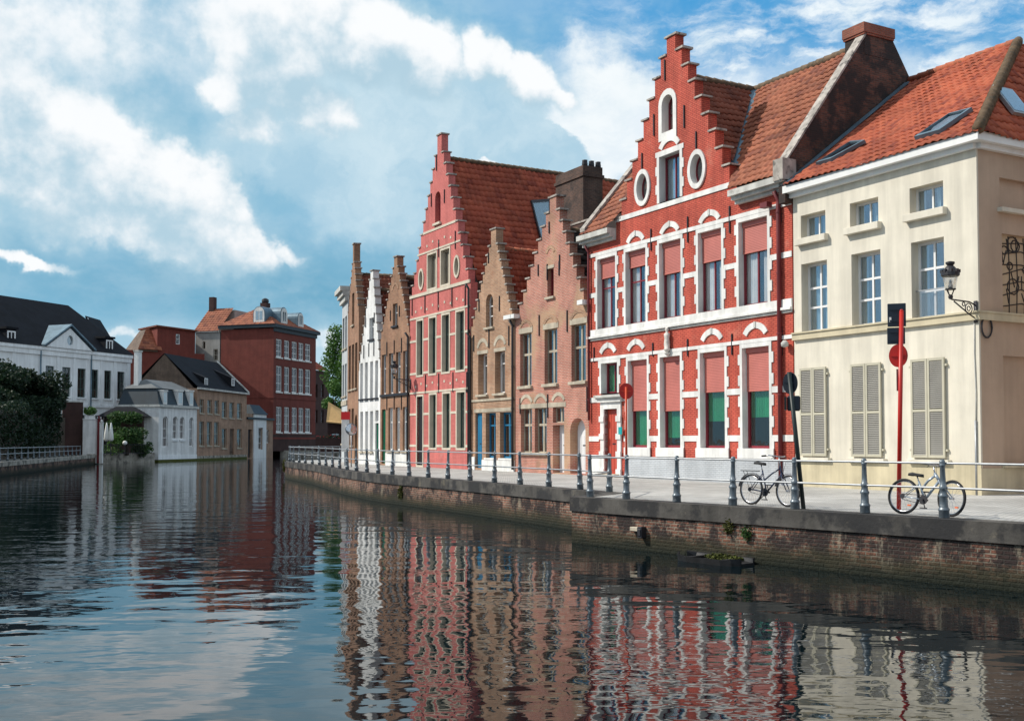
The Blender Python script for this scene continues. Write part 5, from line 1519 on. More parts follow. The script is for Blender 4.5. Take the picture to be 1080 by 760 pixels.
# pediment
pa, pb = h.px(46, 372)[0], h.px(94, 374)[0]; pm, pz = h.px(72.5, 346.5)
pm = (pa + pb) / 2; zb_ = ze + .52
ped = MB().slab([(pa, zb_), (pb, zb_), (pm, pz)], [oval_poly(pm, zb_ + (pz - zb_) * .40, .5, .62)], -.5, .2).build('pediment', M['stucco'], h.e)
MB().slab(oval_poly(pm, zb_ + (pz - zb_) * .40, .49, .61), [], -.3, -.25).build('round_window', M['glass_sky'], ped)
rk = MB()
rk.hexa([(pa - .5, -.75, zb_), (pa - .5, 5.2, zb_), (pm, 5.2, pz + .3), (pm, -.75, pz + .3), (pa - .5, -.75, zb_ + .22), (pa - .5, 5.2, zb_ + .22), (pm, 5.2, pz + .52), (pm, -.75, pz + .52)])
rk.hexa([(pb + .5, 5.2, zb_), (pb + .5, -.75, zb_), (pm, -.75, pz + .3), (pm, 5.2, pz + .3), (pb + .5, 5.2, zb_ + .22), (pb + .5, -.75, zb_ + .22), (pm, -.75, pz + .52), (pm, 5.2, pz + .52)])
rk.build('pediment_roof', M['lead'], ped)
for u in (11, 114.5):
    x, z = h.px(u, 356 if u < 50 else 365, .5)
    dm = MB().box(x - .75, x + .75, .4, 4, z - 1.2, z + 1.0).box(x - .9, x + .9, .2, 4, z + 1.0, z + 1.25).build('dormer', M['slate'], h.e)
    w = MB().slab(rc(x - .6, x + .6, z - .95, z + .8), [rc(x - .42, x - .06, z - .8, z + .62), rc(x + .06, x + .42, z - .8, z + .62)], .32, .395).build('window', M['whiteframe'], dm)
# white gable end peeping over the black roof
q = at_y(100, 350, 172)
pg_ = House(W2(86, 172), W2(118, 172), GLB, 'gabled_house', 'white gable end peeping above the black hipped roof', 'house', 'houses on the opposite bank')
zz0 = pg_.px(100, 384)[1]; pk = pg_.px(92, 335)
pg_.wall([(0, -.1), (pg_.W, -.1), (pg_.W, zz0), (pk[0], pk[1]), (0, pk[1] - 1)], M['stucco'])
MB().hexa([(pk[0] - .2, -.3, pk[1]), (pg_.W + .4, -.3, zz0 - .2), (pg_.W + .4, 6, zz0 - .2), (pk[0] - .2, 6, pk[1]), (pk[0] - .2, -.3, pk[1] + .3), (pg_.W + .4, -.3, zz0 + .1), (pg_.W + .4, 6, zz0 + .1), (pk[0] - .2, 6, pk[1] + .3)]).build('roof', M['slate'], pg_.e)

# small white house with blue slate mansard at the water
cA, cB = W2(167.3, 131), W2(207.6, 140)
h = House(cA, cB, 0, 'waterside_house', 'small white waterside house with blue slate mansard and arched windows', 'house', 'houses on the opposite bank')
W = h.W; ze = h.px(187, 430)[1]
gw_ = levels([h.rect(*q) for q in ((171.8, 177, 439, 471), (199.6, 204, 440, 471))])
for r in gw_: far_win(h, r, arch=.8, trans=(.3, .6))
g3 = levels([h.rect(*q) for q in ((182.3, 187.3, 439, 463), (189.8, 194.6, 439.5, 463))])
for r in g3: far_win(h, r, arch=.8, trans=(.35, .65), sill=(M['stucco'], .12, .25))
h.wall([(.004, -.5), (W - .004, -.5), (W - .004, ze), (.004, ze)], M['whitebrick'])
Dm = 5.4
simple_body(h, M['whitebrick'], Dm, ze)
MB().box(-.15, W + .15, -.22, -.003, ze + .001, ze + .3).box(-.15, -.004, 0, Dm, ze + .001, ze + .3).build('eaves', M['cornice'], h.e)
MB().box(-.05, W, -.06, -.002, -.3, .8).build('plinth', M['stucco'], h.e)
MB().box(-.08, W + .02, -.10, -.061, -.3, .28).box(-.10, -.006, -.05, 5.4, -.3, .28).build('wet_base', M['moss'], h.e)
zm = h.px(187, 411)[1]; zt = zm + 1.2
b0 = [(-.1, -.1, ze + .3), (W + .1, -.1, ze + .3), (W + .1, Dm, ze + .3), (-.1, Dm, ze + .3)]
b1 = [(.5, .6, zm), (W - .3, .6, zm), (W - .3, Dm - .4, zm), (.5, Dm - .4, zm)]
mm = MB()
for i in range(4):
    j = (i + 1) % 4; mm.poly([b0[i], b0[j], b1[j], b1[i]])
mm.poly(b0[::-1]).build('mansard_slope', M['slateblue'], h.e)
c0, c1 = (1.4, Dm / 2, zt), (W - 1.6, Dm / 2, zt)
o0 = [(x + (-.15 if x < 2 else .15), y + (-.15 if y < 2 else .15), z + .05) for x, y, z in b1]
MB().poly([o0[0], o0[1], c1, c0]).poly([o0[1], o0[2], c1]).poly([o0[2], o0[3], c0, c1]).poly([o0[3], o0[0], c0]).poly(o0[::-1]).build('roof', M['flatroof'], h.e)
for u, wd in ((172, .36), (188, .5), (199.8, .38)):
    x, z = h.px(u, 419, .2)
    dm = MB().box(x - wd - .12, x + wd + .12, -.08, 1.2, ze + .32, z + .75).box(x - wd - .2, x + wd + .2, -.16, 1.2, z + .752, z + .92).build('dormer', M['white'], h.e)
    MB().box(x - wd + .1, x - .05, -.1, -.07, ze + .6, z + .6).box(x + .05, x + wd - .1, -.1, -.07, ze + .6, z + .6).build('pane', M['glass_sky'], dm)
y_, z1 = 0, 0
xq, zq = h.px(148, 371, 2.5); xq2, zq2 = h.px(148, 400, 2.5)
xa, _ = h.px(146, 385, 3.2); xb, _ = h.px(149.5, 385, 3.2); zq = h.px(147, 371, 3.2)[1]
ck = MB().box(xa, xb, 3.2, 3.8, ze, zq).build('chimney', M['whitebrick'], h.e)
MB().box(xa - .07, xb + .07, 3.12, 3.88, zq + .001, zq + .2).build('chimney_cap', M['cornice'], ck)
wsh = h

M['farshade'] = brick('shade_darkened_brick', (.15, .10, .07), (.11, .07, .05), (.14, .11, .09), .25, .2, bump=.2)  # darker brown puts shade on sunlit gable and roof side; door plain brown
# long brown brick house with dark slate roof
cC = W2(260, 157)
h = House(cB + (cC - cB).normalized() * .03, cC, 0, 'waterside_house', 'long brown brick waterside house with dark slate roof and shed dormers', 'house', 'houses on the opposite bank')
W = h.W; ze = h.px(232, 412)[1]
r1 = levels([h.rect(*q) for q in ((210.6, 215, 421, 436), (218.8, 223.4, 421.5, 436), (226.4, 231, 422, 436.5))]) + levels([h.rect(*q) for q in ((234, 239, 424, 441), (242, 247, 424.3, 441), (250, 255, 424.6, 441))])
r2 = levels([h.rect(*q) for q in ((210.2, 215, 444, 470), (218.3, 223.2, 444.5, 470), (226, 231, 445, 470))]) + levels([h.rect(*q) for q in ((234, 239, 452, 473), (250, 255, 452, 472))])
for r in r1 + r2: far_win(h, r, M['blind'], trans=(.5,), fw=.1, sill=(M['stone'], .1, .15))
d = list(h.rect(242.3, 247, 452, 480)); door(h, tuple(d), M['farshade'], rec=.2)
h.wall([(.004, -.5), (W - .004, -.5), (W - .004, ze), (.004, ze)], M['farbrown'])
Dl = 9.0
simple_body(h, M['farbrown'], Dl, ze)
yr_ = 4.5; zr = h.px(197, 376.5, yr_)[1]
for xa_ in (.01, W - .3): yz_slab(MB(), [(.3, ze - .2), (Dl - .1, ze - .2), (yr_, zr - .1)], xa_, xa_ + .29).build('gable_wall', M['farshade'], h.e)  # gable ends coloured darker than the front, as shade
MB().poly([(-.1, -.3, ze + .05), (W + .1, -.3, ze + .05), (W + .1, yr_, zr), (-.1, yr_, zr)]).poly([(W + .1, Dl + .3, ze + .05), (-.1, Dl + .3, ze + .05), (-.1, yr_, zr), (W + .1, yr_, zr)]).build('roof', M['slate'], h.e)
MB().box(-.05, W + .05, -.42, -.004, ze - .12, ze + .12).build('eaves_gutter', M['cornice'], h.e)
MB().hexa([(W - .1, -.32, ze + .1), (W + .2, -.32, ze + .1), (W + .2, yr_, zr + .05), (W - .1, yr_, zr + .05), (W - .1, -.32, ze + .3), (W + .2, -.32, ze + .3), (W + .2, yr_, zr + .25), (W - .1, yr_, zr + .25)]).build('verge_coping', M['cornice'], h.e)
for u in (214.5, 243):
    x, z = h.px(u, 403, .7)
    dm = MB().hexa([(x - .55, .35, z - .8), (x + .55, .35, z - .8), (x + .55, 3.2, z - .8), (x - .55, 3.2, z - .8), (x - .55, .35, z + .62), (x + .55, .35, z + .62), (x + .55, 3.6, z + 2.0), (x - .55, 3.6, z + 2.0)]).build('dormer', M['slate'], h.e)
    MB().slab(rc(x - .5, x + .5, z - .5, z + .55), [rc(x - .36, x - .05, z - .38, z + .43), rc(x + .05, x + .36, z - .38, z + .43)], .28, .345).build('window', M['whiteframe'], dm)
MB().box(.0, W, -.08, -.001, -.5, .6).build('plinth', M['oldstone'], h.e)
MB().box(.0, W, -.12, -.081, -.5, .26).build('wet_base', M['moss'], h.e)

# low brown wing and narrow white house
cD = cC + Vector((.13, .99, 0)).normalized() * 11
h = House(cC + (cD - cC) * .004, cD, 0, 'waterside_house', 'low waterside wing with a narrow white front and dark doorway', 'house', 'houses on the opposite bank')
W = h.W; ze = h.px(263, 436)[1]
xa, za = h.px(267.2, 437); xb, _ = h.px(280.2, 437)
door(h, (.6, max(1.3, xa - .5), .1, 4.2), M['darkdoor'], rec=.3)
r = list(h.rect(271.5, 276.5, 451, 474)); far_win(h, tuple(r), trans=(.3, .6))
r = (xb + .4, min(W - .3, xb + 1.6), 2.2, 4.2); far_win(h, r, trans=(.5,))
h.wall([(.004, -.5), (W - .004, -.5), (W - .004, ze - .8), (xb, ze - .8), (xb, za), (xa, za), (xa, ze), (.004, ze)], M['farbrown'])
MB().slab(rc(xa - .02, xb + .02, -.5, za + .1), [hole_poly(h.rect(271.5, 276.5, 451, 474))], -.12, -.001).build('white_front', M['stucco'], h.e)
simple_body(h, M['farbrown'], 4, ze - .82)
MB().box(-.05, W, -.25, 4, ze - .80, ze - .5).hexa([(xa - .4, -.3, za + .1), (xb + .3, -.3, za + .1), (xb + .3, 4, za + .1), (xa - .4, 4, za + .1), (xa + .6, .8, za + 1.5), (xb - .6, .8, za + 1.5), (xb - .6, 3, za + 1.5), (xa + .6, 3, za + 1.5)]).build('roof', M['slateblue'], h.e)

# big dark red brick building
c5 = W2(288, 172)
R1 = Vector((.32, .947, 0)).normalized(); L1_ = Vector((-.947, .32, 0)).normalized()
h = House(c5, c5 + R1 * 13.6, GLB, 'brick_building', 'large dark red brick building with white windows and orange hipped roof', 'building', 'houses on the opposite bank')
W = h.W; ze = h.px(290, 346)[1]
rows = [((291.2, 297.6), (299.8, 305.6), (307.8, 313.6), (315, 320.6), (321.9, 327.8))] * 3
for vt, vb in ((357.5, 378), (386.5, 413.5), (428.3, 455)):
    rs = []
    for i, (ua, ub) in enumerate(rows[0]):
        rs.append(h.rect(ua, ub, vt + (i * 1.3 if vt < 360 else i * .6), vb + (i * .4)))
    rs = levels(rs)
    for r in rs: far_win(h, r, pm=M['glass_far'], fw=.19, trans=(.33, .66), sill=(M['white'], .12, .22))
h.wall([(.004, -.1), (W - .004, -.1), (W - .004, ze), (.004, ze)], M['farred'])
Dd = 9.7
MB().box(.004, .3, .385, Dd, -.1, ze).box(W - .3, W - .004, .385, Dd, -.1, ze).box(.302, W - .302, Dd - .3, Dd, -.1, ze).build('side_wall', M['farred'], h.e)
MB().box(.35, W - .35, 2, 2.05, 0, ze).build('dark_room_backing', M['dark'], h.e)
MB().box(-.45, W + .5, -.6, -.003, ze + .12, ze + .62).box(-.45, -.003, -.002, Dd + .3, ze + .12, ze + .62).box(-.12, W + .1, -.2, -.004, ze - .5, ze + .118).build('cornice', M['slateblue'], h.e)
for v in (420, 462):
    z = h.px(310, v)[1]; MB().box(-.08, W + .05, -.09, -.003, z - .16, z + .16).box(-.08, -.003, -.003, Dd, z - .16, z + .16).build('string_course', M['farred'], h.e)
MB().box(-.04, W, -.05, -.002, -.1, h.px(310, 458)[1]).build('ground_floor_band', M['fardark'], h.e)
zr = ze + 4.1
e = [(-.5, -.5, ze + .63), (W + .5, -.5, ze + .63), (W + .5, Dd + .4, ze + .63), (-.5, Dd + .4, ze + .63)]
k1, k2 = (W * .32, Dd * .5, zr), (W * .62, Dd * .5, zr)
for f, nm in (([e[0], e[1], k2, k1], 0), ([e[3], e[0], k1], 1), ([e[1], e[2], k2], 2), ([e[2], e[3], k1, k2], 3)):
    p = [Vector(q) for q in f]; U = (p[1] - p[0]).normalized(); nn = U.cross(p[2] - p[0]).normalized(); V = nn.cross(U); V = V if V.z > 0 else -V
    ln = max((q - p[0]).dot(V) for q in p); wd = (p[1] - p[0]).length
    cl = []
    for i in range(1, len(p)):
        a, b = p[i], p[(i + 1) % len(p)]
        if len(p) == 4 and i == 2: continue
        n = (b - a).cross(nn); n = n if n.dot(sum(p, Vector()) / len(p) - a) < 0 else -n
        cl.append((a, n))
    pantile('roof', M['tile_orange'], h.e, p[0], U, V, wd, ln, clips=cl, tw=.5, tl=.6, seg=4)
for u, v, sc in ((300.5, 338, 1), (318, 341, .9)):
    x, _ = h.px(u, v); z = ze + .9
    dm = MB()
    n = 10
    prof = [(x - 1.1 * sc, z)] + [(x - 1.1 * sc * math.cos(math.pi * k / n), z + 1.7 * sc + 1.1 * sc * math.sin(math.pi * k / n)) for k in range(n + 1)] + [(x + 1.1 * sc, z)]
    dm.slab(prof, [], .2, 4.5)
    dmo = dm.build('dormer', M['lead'], h.e)
    MB().slab([(x + (a - x) * .85, z + .05 + (b - z) * .92) for a, b in prof], [rc(x - .5, x - .06, z + .5, z + 2.0), rc(x + .06, x + .5, z + .5, z + 2.0)], .08, .195).build('window', M['white'], dmo)
# dormer on the canal-left slope
yq = Dd * .28; z = ze + .9
dm = MB(); prof = [(yq - 1.1, z)] + [(yq - 1.1 * math.cos(math.pi * k / 10), z + 1.6 + 1.1 * math.sin(math.pi * k / 10)) for k in range(11)] + [(yq + 1.1, z)]
dmo = yz_slab(dm, prof, .1, 3.6).build('dormer', M['lead'], h.e)
wb = MB(); yz_slab(wb, [(yq + (a - yq) * .86, z + .05 + (b - z) * .93) for a, b in prof], .0, .095); wo = wb.build('window', M['white'], dmo)
MB().box(-.02, -.003, yq - .6, yq - .08, z + .5, z + 1.9).box(-.02, -.003, yq + .08, yq + .6, z + .5, z + 1.9).build('pane', M['glass_sky'], wo)
for x, y in ((W * .45, Dd * .55),):
    ck = MB().box(x - .6, x + .6, y - .6, y + .6, ze, zr + .8).build('chimney', M['fardark'], h.e)
    MB().lathe([(.45, 0), (.6, .2), (.55, .6), (.2, .8)], 12, (x, y, zr + .8)).build('chimney_pot', M['iron'], ck)
bigred = h

# grey rendered annexe between
a5 = c5 + L1_ * 9.9; b5 = a5 + L1_ * 4.6
h = House(b5, a5, GLB, 'annexe', 'grey rendered annexe with orange roof joined to the large red building', 'building', 'houses on the opposite bank')
W = h.W; ze = h.px(222, 350)[1]
far_win(h, h.rect(225, 229.5, 368, 380), M['blind'], trans=(.5,))
far_win(h, h.rect(213.5, 216.5, 360, 368), M['blind'], mull=())
h.wall([(.004, -.1), (W - .004, -.1), (W - .004, ze), (.004, ze)], M['greystucco'])
simple_body(h, M['greystucco'], 8, ze)
MB().box(-.2, W, -.25, -.003, ze - .05, ze + .15).build('eaves_gutter', M['cornice'], h.e)
v = Vector((0, 4.4, 4.2)); pantile('roof', M['tile_orange'], h.e, (-.2, -.3, ze + .1), (1, 0, 0), v, W + .1, v.length, tw=.5, tl=.6, seg=4)
MB().box(-.1, W, .2, 8, ze - .05, ze).box(.0, W, 4.2, 8, ze + .01, ze + 4.0).build('roof_boarding', M['greystucco'], h.e)
ck = MB().box(.1, 1.0, 3.5, 4.4, ze + 2, ze + 6.2).build('chimney', M['fardark'], h.e)

# red house with orange roof behind
pl = W2(133, 166); pr = W2(215, 174)
h = House(pl, pr, GLB, 'brick_building', 'red brick house with orange gable roof behind the slate roofed houses', 'building', 'houses on the opposite bank')
W = h.W; ze = h.px(195, 372)[1]; zt = h.px(195, 346.5)[1]
far_win(h, h.rect(185.5, 190, 352, 363), mull=(), trans=(.5,))
xa = h.px(166, 350)[0]; xw = h.px(206, 350)[0]
h.wall([(.004, -.1), (W - .004, -.1), (W - .004, ze), (xw, ze), (xw, zt - .4), (xa, zt), (xa, ze), (.004, ze)], M['farred'])
simple_body(h, M['farred'], 8, ze)
MB().box(xa + .01, xa + .3, .39, 7, ze, zt - .1).box(xw - .3, xw - .01, .39, 7, ze, zt - .5).box(xa + .31, xw - .31, 6.7, 7, ze, zt - .4).build('upper_side_wall', M['farred'], h.e)
MB().hexa([(xa - .3, -.4, zt + .01), (xw + .2, -.4, zt - .38), (xw + .2, 7.2, zt - .38), (xa - .3, 7.2, zt + .01), (xa - .3, -.4, zt + .25), (xw + .2, -.4, zt - .15), (xw + .2, 7.2, zt - .15), (xa - .3, 7.2, zt + .25)]).build('flat_roof', M['tile_brown'], h.e)
xl = h.px(146, 360)[0]; v = Vector((0, 3.4, zt - ze)); pantile('roof', M['tile_orange'], h.e, (xl - .3, -.5, ze + .15), (1, 0, 0), v, xa - xl + .9, v.length, tw=.5, tl=.6, seg=4, clips=[((xl - .3, -.5, ze + .15), (-(zt - ze), 0, xa - xl - .3))])
MB().hexa([(xl - .2, -.3, ze - .1), (xa, -.3, ze - .1), (xa, 6, ze - .1), (xl - .2, 6, ze - .1), (xa - .5, 2.9, zt - .2), (xa, 2.9, zt - .2), (xa, 6, zt - .2), (xa - .5, 6, zt - .2)]).build('roof_side', M['farshade'], h.e)  # sunward side toned down by a darker brick, as if shaded
ck_ = h.px(192, 380)
for u, z2 in ((170, 366), (207, 352)):
    pass
# dark brick house at the canal turn
pl = W2(329.5, 190); pr = W2(347, 196)
h = House(pl, pr, GLB, 'brick_building', 'dark shaded brick house with red roof at the canal turn', 'building', 'houses on the opposite bank')
W = h.W; ze = h.px(338, 391)[1]
for v in (405, 432):
    for u in (333.5, 340): far_win(h, h.rect(u - 1.4, u + 1.4, v, v + 14), M['fardark'], M['glass'], trans=(.5,), fw=.1)
h.wall([(.004, -.1), (W - .004, -.1), (W - .004, ze), (.004, ze)], M['fardark'])
simple_body(h, M['fardark'], 10, ze)
v = Vector((1.6, 4.6, 3.2)); 
pantile('roof', M['tile_red'], h.e, (-.6, -.4, ze), (1, 0, 0), Vector((0, 4.6, 3.0)), W + .8, 5.4, tw=.5, tl=.6, seg=4, clips=[((W + .2, -.4, ze), (3.0, 0, 1.5))])
MB().box(-.1, W, .1, 10, ze - .05, ze + .03).build('roof_boarding', M['dark'], h.e)
# terrace with ochre awning
pl = W2(345.5, 150); pr = W2(369, 150)
h = House(pl, pr, GLB, 'cafe_terrace', 'dark cafe terrace front with an ochre awning under the trees', 'building')
W = h.W; zt = h.px(355, 444)[1]
for x in (.5, 1.9):
    far_win(h, (x, x + 1.1, .9, 2.6), M['fardark'], M['glass'], fw=.08)
h.wall([(.004, -.1), (W - .004, -.1), (W - .004, zt + 1.6), (.004, zt + 1.6)], M['fardark'])
MB().box(.1, W, .4, 6, -.1, zt + 1.5).build('side_wall', M['fardark'], h.e)
za = h.px(348, 425)[1]
MB().hexa([(.1, -1.6, zt - .2), (W + .2, -1.6, zt - .5), (W + .2, -.01, zt + .6), (.1, -.01, za), (.1, -1.6, zt - .05), (W + .2, -1.6, zt - .35), (W + .2, -.01, zt + .8), (.1, -.01, za + .2)]).build('awning', M['awning'], h.e)
# flower boxes in front of it
fb = empty('flower_box', tuple(W2(333, 147))[:2] + (GLB + 1.7,), 0, 'dark balustrade box with small red blossoms at the canal turn', 'flower box')
MB().box(0, 5.2, 0, .6, -1.75, .2).build('box', M['fardark'], fb)
fm_ = MB(); leafy(fm_, (2.6, .2, .35), (2.6, .4, .25), 260, .22, rng=random.Random(9)); fm_.build('foliage', M['leaf_dark'], fb, recalc=False)
fm_ = MB(); leafy(fm_, (2.6, .1, .42), (2.6, .45, .25), 46, .2, rng=random.Random(19)); fm_.build('blossom', M['flower'], fb, recalc=False)

# ground of the left bank
QL = [(-29, -30), (-31.5, 30), (-35.5, 72), (-38.5, 86), (-43.0, 106), (-45.2, 116), (-46.3, 121), (-44.2, 126.6), (-43.2, 130.6)]
mb = MB()
ring = [(p[0] - .1, p[1]) for p in QL] + [(cA.x - .1, cA.y + .2), (cB.x - .1, cB.y), (cC.x - .1, cC.y), (cD.x - .2, cD.y), (c5.x + .4, 175.5), (-29, 178), (30, 176), (300, 150), (900, 900), (-900, 900), (-900, -30)]
tris = tessellate_polygon([[Vector((x, y, 0)) for x, y in ring]])
vs = [mb.bm.verts.new((x, y, GLB)) for x, y in ring]
for t in tris: mb.bm.faces.new([vs[i] for i in t])
gl = mb.build('ground', M['ground']); gl['kind'] = 'structure'
for f in gl.data.polygons:
    if f.normal.z < 0: f.flip()
lq = empty('quay_wall', (QL[2][0], QL[2][1], 0), 0, 'low stone quay wall on the opposite bank below the dark trees', 'quay wall')
inv = Matrix.Translation(-lq.location)
qs = offset_line(QL[::-1], 0)
qchild2 = lambda o: (setattr(o, 'parent', lq), setattr(o, 'matrix_parent_inverse', inv))
qchild2(wall_strip('brickwork', QL[:7], -1, GLB - .3, .5, M['quay'], back=.5))
qchild2(wall_strip('coping', QL[:7], GLB - .299, GLB + .03, .6, M['oldstone'], back=.55))
qchild2(wall_strip('rubble', QL[5:], -1, GLB + .12, .5, M['oldstone'], back=.5))
qchild2(wall_strip('far_edge', [(c5.x + .4, 175.4), (-29, 177.9), (30, 175.9), (120, 168)], -1, GLB + .01, .5, M['oldstone'], back=.5))
def along(pts, n):
    P = [Vector((*p, 0)) for p in pts]; L = [0]
    for a, b in zip(P, P[1:]): L.append(L[-1] + (b - a).length)
    out = []
    for k in range(n):
        s = L[-1] * k / (n - 1)
        for i in range(len(P) - 1):
            if s <= L[i + 1] + 1e-6:
                t = (s - L[i]) / (L[i + 1] - L[i]); q = P[i].lerp(P[i + 1], t); out.append((q.x, q.y)); break
    return out
lp = along(offset_line([(-34.2, 62), (-35.5, 72), (-38.5, 86), (-43.0, 106), (-44.9, 114.5)], .4), 24)
railing(lp, 'pale iron post and rail fence below the dark trees on the opposite bank', GLB, rr=.03)

# garden walls, gate and planting on that bank
h = House(W2(66, 117.5), W2(87.5, 118.5), GLB, 'garden_wall', 'dark brick garden wall behind the opposite quay railing', 'wall')
zt = h.px(78, 424)[1]
h.wall(rc(0, h.W, -.2, zt), M['fardark'], .5)
MB().box(-.05, h.W + .03, -.06, .56, zt + .001, zt + .14).build('coping', M['cornice'], h.e)
h = House(W2(87.6, 118), W2(102.5, 118.6), GLB, 'garden_wall', 'whitewashed brick garden wall with plants along its top', 'wall')
zt = h.px(95, 442.5)[1]
h.wall(rc(0, h.W, -.9, zt), M['whitebrick'], .5)
MB().box(-.02, h.W + .02, -.05, .55, zt + .001, zt + .12).box(.2, h.W - .2, .1, .45, zt + .121, zt + .5).build('planter_coping', M['whitebrick'], h.e)
lf = MB(); leafy(lf, (h.W / 2, .25, zt + .95), (h.W / 2, .4, .5), 420, .24, rng=random.Random(2)); lf.build('foliage', M['leaf_sun'], h.e, recalc=False)
for u0, u1, v0, v1, m_, lb in ((102.6, 105, 442, 482, 'rustiron', 'slim rusty gate post beside the whitewashed wall'), (105.1, 108, 446, 486, 'white', 'white painted gate post beside the rusty one')):
    a = W2(u0, 118.4); b = W2(u1, 118.4); zt = HC + (YH - v0) / F * 118.4 - GLB
    g = empty('gate_post', (a.x, a.y, GLB), 0, lb, 'post')
    w_ = b.x - a.x
    MB().box(0, w_, 0, .35, -.9, zt).box(-.03, w_ + .03, -.03, .38, zt + .001, zt + .1).build('shaft', M[m_], g)
    MB().lathe([(.03, 0), (.12, .04), (.14, .14), (.08, .25), (.01, .28)], 12, (w_ / 2, .17, zt + .1)).build('finial', M[m_], g)
fa, fb_ = W2(108.3, 119.5), W2(157, 127.5)
gf = empty('garden_fence', (fa.x, fa.y, GLB), math.atan2((fb_ - fa).y, (fb_ - fa).x), 'dark iron garden fence above the rubble quay wall', 'fence')
Lf = (fb_ - fa).length
f = MB()
for k in range(26): f.box(k * Lf / 25 - .015, k * Lf / 25 + .015, -.015, .015, 0, 1.25)
f.build('bars', M['iron'], gf)
MB().tube([(0, 0, 1.1), (Lf, 0, 1.1)], .025).build('rail', M['iron'], gf); MB().tube([(0, 0, .15), (Lf, 0, .15)], .025).build('rail', M['iron'], gf)
p = W2(132, 121.5)
gl_ = empty('globe_lamp', (p.x, p.y, GLB), 0, 'white globe lamp behind the dark garden fence', 'lamp')
MB().lathe([(.05, 0), (.03, .1), (.03, 1.0), (.06, 1.05)], 10).build('pole', M['iron'], gl_)
MB().lathe([(.05, 1.05), (.2, 1.15), (.26, 1.3), (.2, 1.47), (.03, 1.55)], 14).build('globe', M['white'], gl_, True)
for u, k in ((112.6, 0), (117.2, 1)):
    p = W2(u, 121)
    ps = empty('folded_parasol', (p.x, p.y, GLB), 0, ('white folded parasol in the waterside garden, nearer the gate posts', 'white folded parasol in the waterside garden, nearer the leafy tree')[k], 'parasol', 'folded parasols in the garden')
    MB().tube([(0, 0, 0), (0, 0, 3.6)], .04).build('pole', M['iron'], ps)
    MB().lathe([(.16, 1.5), (.30, 1.7), (.24, 2.4), (.12, 3.2), (.03, 3.6)], 12).build('canopy', M['canvaswhite'], ps, True)
def bush(name, c, rad, n, sz, mat, label, cat='shrub', group=None, clumps=9, trunk=None, seed=1, lim=True):
    rng = random.Random(seed)
    t = empty(name, (c[0], c[1], c[2]), 0, label, cat, group)
    mb = MB()
    zc = trunk if trunk else rad[2] * .5
    cs = []
    for k in range(clumps):
        while True:
            d = Vector((rng.uniform(-1, 1), rng.uniform(-1, 1), rng.uniform(-1, 1)))
            if .35 < d.length < 1: break
        q = Vector((d.x * rad[0] * .75, d.y * rad[1] * .75, zc + d.z * rad[2] * .72)); cs.append(q)
        s = rng.uniform(.28, .5)
        leafy(mb, q, (rad[0] * s, rad[1] * s, rad[2] * s * .8), n // clumps, sz, rng=rng)
    if name != 'tree': leafy(mb, (0, 0, zc * .5), (rad[0] * .9, rad[1] * .9, zc * .6), n // 4, sz, rng=rng)
    mb.build('crown', M[mat], t, recalc=False)
    tk = MB(); tk.tube([(0, 0, -.1), (.05, .03, zc * .5), (0, .05, zc)], [rad[0] * .07 + .06, rad[0] * .05 + .04, rad[0] * .03 + .03], 8)
    for q in cs[:6]: tk.tube([(0.03, .04, zc * .55), Vector((0, 0, zc * .6)).lerp(q, .5), q], [rad[0] * .03 + .03, rad[0] * .02 + .02, .02], 6)
    tk.build('trunk', M['bark'], t, True)
    return t
p = W2(134, 125); bush('tree', (p.x, p.y, GLB), (3.2, 2.2, 2.3), 4200, .30, 'leaf_mid', 'rounded leafy garden tree behind the dark iron fence', 'tree', None, 12, 3.0, 3)
p = W2(118, 123); bush('shrub', (p.x, p.y, GLB), (1.6, 1.2, 1.7), 1500, .24, 'leaf_sun', 'yellow green shrub beside the folded parasols', 'shrub', None, 7, None, 5)
p = W2(150, 127.5); bush('shrub', (p.x, p.y, GLB), (1.5, 1.2, 2.0), 1500, .24, 'leaf_mid', 'dark climbing shrub against the small white waterside house', 'shrub', None, 7, None, 6)
p = W2(132, 130)
gp = empty('garden_pavilion', (p.x, p.y, GLB), R(8), 'dark roofed garden pavilion hidden among the leaves', 'pavilion')
MB().box(-2.4, -2.2, -1.4, -1.2, 0, 4.4).box(2.2, 2.4, -1.4, -1.2, 0, 4.4).box(-2.4, 2.4, 1.2, 1.4, 0, 4.4).build('frame', M['fardark'], gp)
MB().hexa([(-2.9, -1.9, 4.4), (2.9, -1.9, 4.4), (2.9, 1.9, 4.4), (-2.9, 1.9, 4.4), (-1.0, -.4, 5.6), (1.0, -.4, 5.6), (1.0, .4, 5.6), (-1.0, .4, 5.6)]).build('roof', M['slate'], gp)
# dark trees over the left quay
for i, (u, Y, top, rx, lb) in enumerate(((-26, 96, 388, 5.4, 'dark tree at the picture edge above the opposite railing'), (10, 100, 376, 5.0, 'tall dark tree with sunlit top behind the opposite railing'),
                                       (42, 104, 381, 4.2, 'middle dark tree touching the tall one on the opposite bank'), (60, 110, 405, 2.8, 'smaller dark tree beside the dark garden wall'))):
    p = W2(u, Y) + Vector((-2.0, 3.0, 0)); ht = HC + (YH - top) / F * Y - GLB
    bush('tree', (p.x, p.y, GLB), (rx, 3.4, ht * .40), 14000, .31, 'leaf_dark', lb, 'tree', 'dark trees on the opposite bank', 16, ht * .62, 11 + i)
hd = empty('hedge', (-45.3, 104, GLB), math.atan2(.974, -.225), 'tall dark clipped hedge behind the opposite railing', 'hedge')
hm = MB(); leafy(hm, (-6, 0, 2.3), (20, .9, 2.7), 17000, .30, rng=random.Random(4)); hm.build('crown', M['leaf_dark'], hd, recalc=False)
MB().box(-26, 13, -.4, .4, -.1, 4.0).build('branches', M['bark'], hd)
